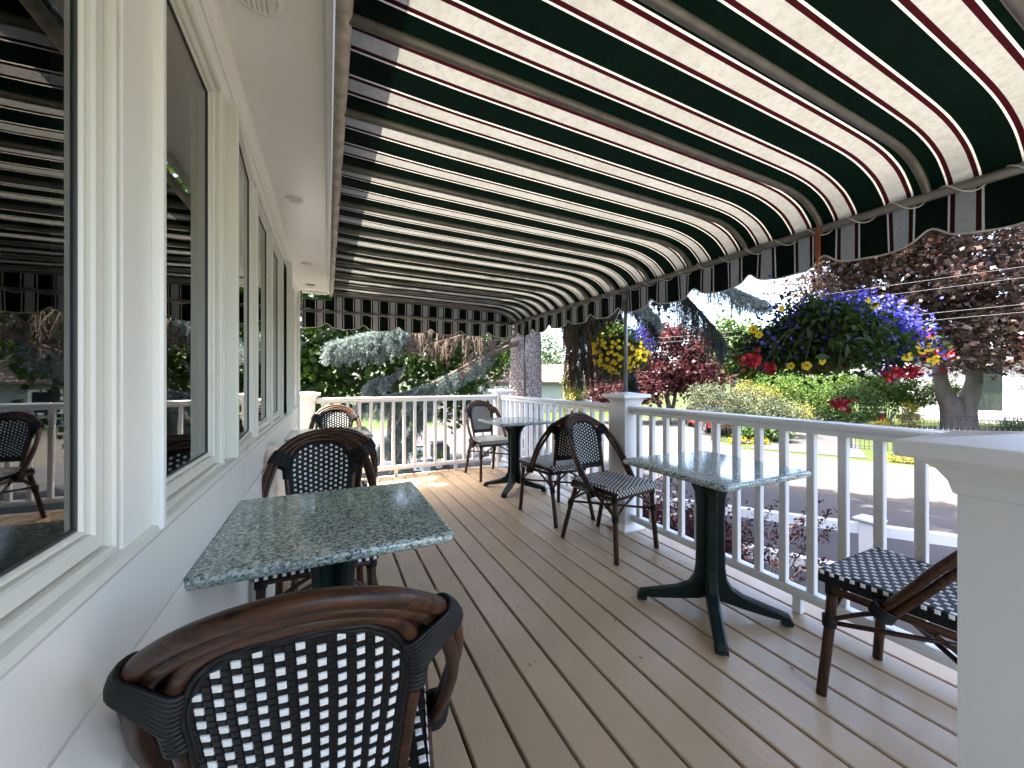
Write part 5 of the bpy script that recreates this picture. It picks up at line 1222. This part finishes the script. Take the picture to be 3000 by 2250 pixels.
rfm = MB(); vs = []
for (d, z) in ((-0.6, 0.95), (-0.6, 1.10), (3.5, 2.7), (7.6, 1.10), (7.6, 0.95)):
    for u in (-8.5, 6.5): p = facade_pt(FO, u, d); vs.append((p.x, p.y, z))
rfm.add(vs, [(0, 1, 3, 2), (2, 3, 5, 4), (4, 5, 7, 6), (6, 7, 9, 8), (8, 9, 1, 0), (0, 2, 4, 6, 8), (9, 7, 5, 3, 1)])
r_o = rfm.build('roof', 'roof_shingle', fh); fix_normals(r_o.data)

# ------------------------------------------------------------------ red car, hydrant, lantern post, power lines
car = empty('parked_car', (18.9, 14.2, GZ), 'red car parked behind the juniper, seen through the railing', 'car')
cz = GZ; CP = Vector((18.9, 14.2, GZ)); CA = math.radians(58)
def cpart(mb, name, m, parent=None):
    R = Matrix.Rotation(CA, 4, 'Z'); mb.v = [tuple(R @ Vector(p)+CP) for p in mb.v]; o = mb.build(name, m, parent or car); fix_normals(o.data); return o
body = [(-2.15, 0.30), (-2.18, 0.62), (-2.05, 0.86), (-1.0, 0.95), (-0.95, 0.95), (1.95, 0.98), (2.15, 0.85), (2.18, 0.45), (2.1, 0.30)]
mb = MB(); rows_ = [(-0.86, 0.06), (-0.90, 0.0), (0.90, 0.0), (0.86, 0.06)]; vs = []
for (yy, ins) in rows_: vs += [(x*(1-ins*0.2), yy, z-(ins*0.4 if z > 0.8 else 0)) for x, z in body]
n_ = len(body); mb.add(vs, [(q*n_+k, q*n_+(k+1) % n_, (q+1)*n_+(k+1) % n_, (q+1)*n_+k) for q in range(3) for k in range(n_)]+[tuple(range(n_)), tuple(range(3*n_, 4*n_))]); bo = cpart(mb, 'body', 'car_red')
gh = [(-0.95, 0.94), (-0.35, 1.42), (1.2, 1.46), (1.85, 0.97)]
mb = MB(); vs = []
for yy, kx in ((-0.78, 0), (0.78, 0)): vs += [(x, yy*(0.82 if z > 1.2 else 1), z) for x, z in gh]
mb.add(vs, [(0, 1, 2, 3), (7, 6, 5, 4), (0, 4, 5, 1), (1, 5, 6, 2), (2, 6, 7, 3), (3, 7, 4, 0)]); cpart(mb, 'cabin_glass', 'dark_glass')
mb = MB().box(-0.3, 1.15, -0.62, 0.62, 1.461, 1.48, 0.01); cpart(mb, 'roof', 'car_red')
for sx in (-1.35, 1.35):
    for sy in (-0.80, 0.80):
        mb = MB().tube([(sx, sy-0.10, 0.31), (sx, sy+0.10, 0.31)], 0.31, 18); w_ = cpart(mb, 'wheel', 'tyre')
        mb = MB().tube([(sx, sy-0.105, 0.31), (sx, sy+0.105, 0.31)], 0.18, 14); cpart(mb, 'rim', 'chrome', w_)
for sy in (-0.62, 0.62):
    mb = MB().box(-2.20, -2.12, sy-0.2, sy+0.2, 0.62, 0.76, 0.02); cpart(mb, 'headlight', 'chrome')
mb = MB().box(-2.22, -2.14, -0.85, 0.85, 0.32, 0.50, 0.03); cpart(mb, 'bumper', 'car_red')
mb = MB().box(-2.205, -2.15, -0.38, 0.38, 0.55, 0.74, 0.02); cpart(mb, 'grille', 'car_dark')
hy = empty('fire_hydrant', (26.9, 10.1, GZ), 'red fire hydrant with white cap among the shrubs', 'hydrant')
MB().lathe([(0.16, GZ), (0.16, GZ+0.06), (0.11, GZ+0.08), (0.11, GZ+0.85), (0.14, GZ+0.87), (0.14, GZ+0.92)], 26.9, 10.1, 14).build('barrel', 'hydrant_red', hy)
MB().lathe([(0.13, GZ+0.921), (0.12, GZ+1.02), (0.06, GZ+1.08), (0.03, GZ+1.09), (0.03, GZ+1.14)], 26.9, 10.1, 14).build('bonnet', 'white_paint', hy)
for dx in (-1, 1): MB().tube([(26.9+dx*0.09, 10.1-dx*0.05, GZ+0.68), (26.9+dx*0.2, 10.1-dx*0.1, GZ+0.68)], 0.06, 10).build('nozzle', 'hydrant_red', hy)
lp = empty('lantern_post', (9.05, 10.5, GZ), 'small dark bronze lantern on a post just right of the middle post cap', 'lamp')
MB().lathe([(0.04, GZ), (0.035, 0.30), (0.06, 0.31), (0.06, 0.33)], 9.05, 10.5, 10).build('post', 'lamp_bronze', lp)
MB().lathe([(0.07, 0.331), (0.10, 0.36), (0.13, 0.52), (0.12, 0.55)], 9.05, 10.5, 6, smooth=False).build('glass', 'dark_glass', lp)
MB().lathe([(0.16, 0.551), (0.13, 0.60), (0.06, 0.68), (0.02, 0.70), (0.03, 0.73), (0.005, 0.76)], 9.05, 10.5, 6, smooth=False).build('hood', 'lamp_bronze', lp)
for q, (z0, z1, lb) in enumerate(((4.25, 5.65, 'highest power line crossing in front of the maples'), (3.95, 5.25, 'second power line from the top'), (3.25, 4.25, 'third power line from the top'), (3.05, 3.95, 'lowest power line crossing in front of the maples'))):
    a = Vector((10.5, 24.0, z0)); b = Vector((26.0, -4.0, z1)); pts = [a.lerp(b, t)+Vector((0, 0, -0.9*4*t*(1-t)*0.25)) for t in np.linspace(0, 1, 24)]
    tag(MB().tube(pts, 0.0055, 5).build('power_line', 'cable', None, tuple(a)), lb, 'cable', 'power lines')
# fallen needles and bits on the boards
C_ = np.column_stack([rng.uniform(0.2, 2.0, 46), rng.uniform(0.3, 4.2, 46), np.full(46, 0.004)])
V, F = leaves(C_, 0.022, 'lance', 6.0, 0.4); tag(link('fallen_needles', mesh_from_arrays('fallen_needles', V, F, ['dead_twig'])), kind='stuff')
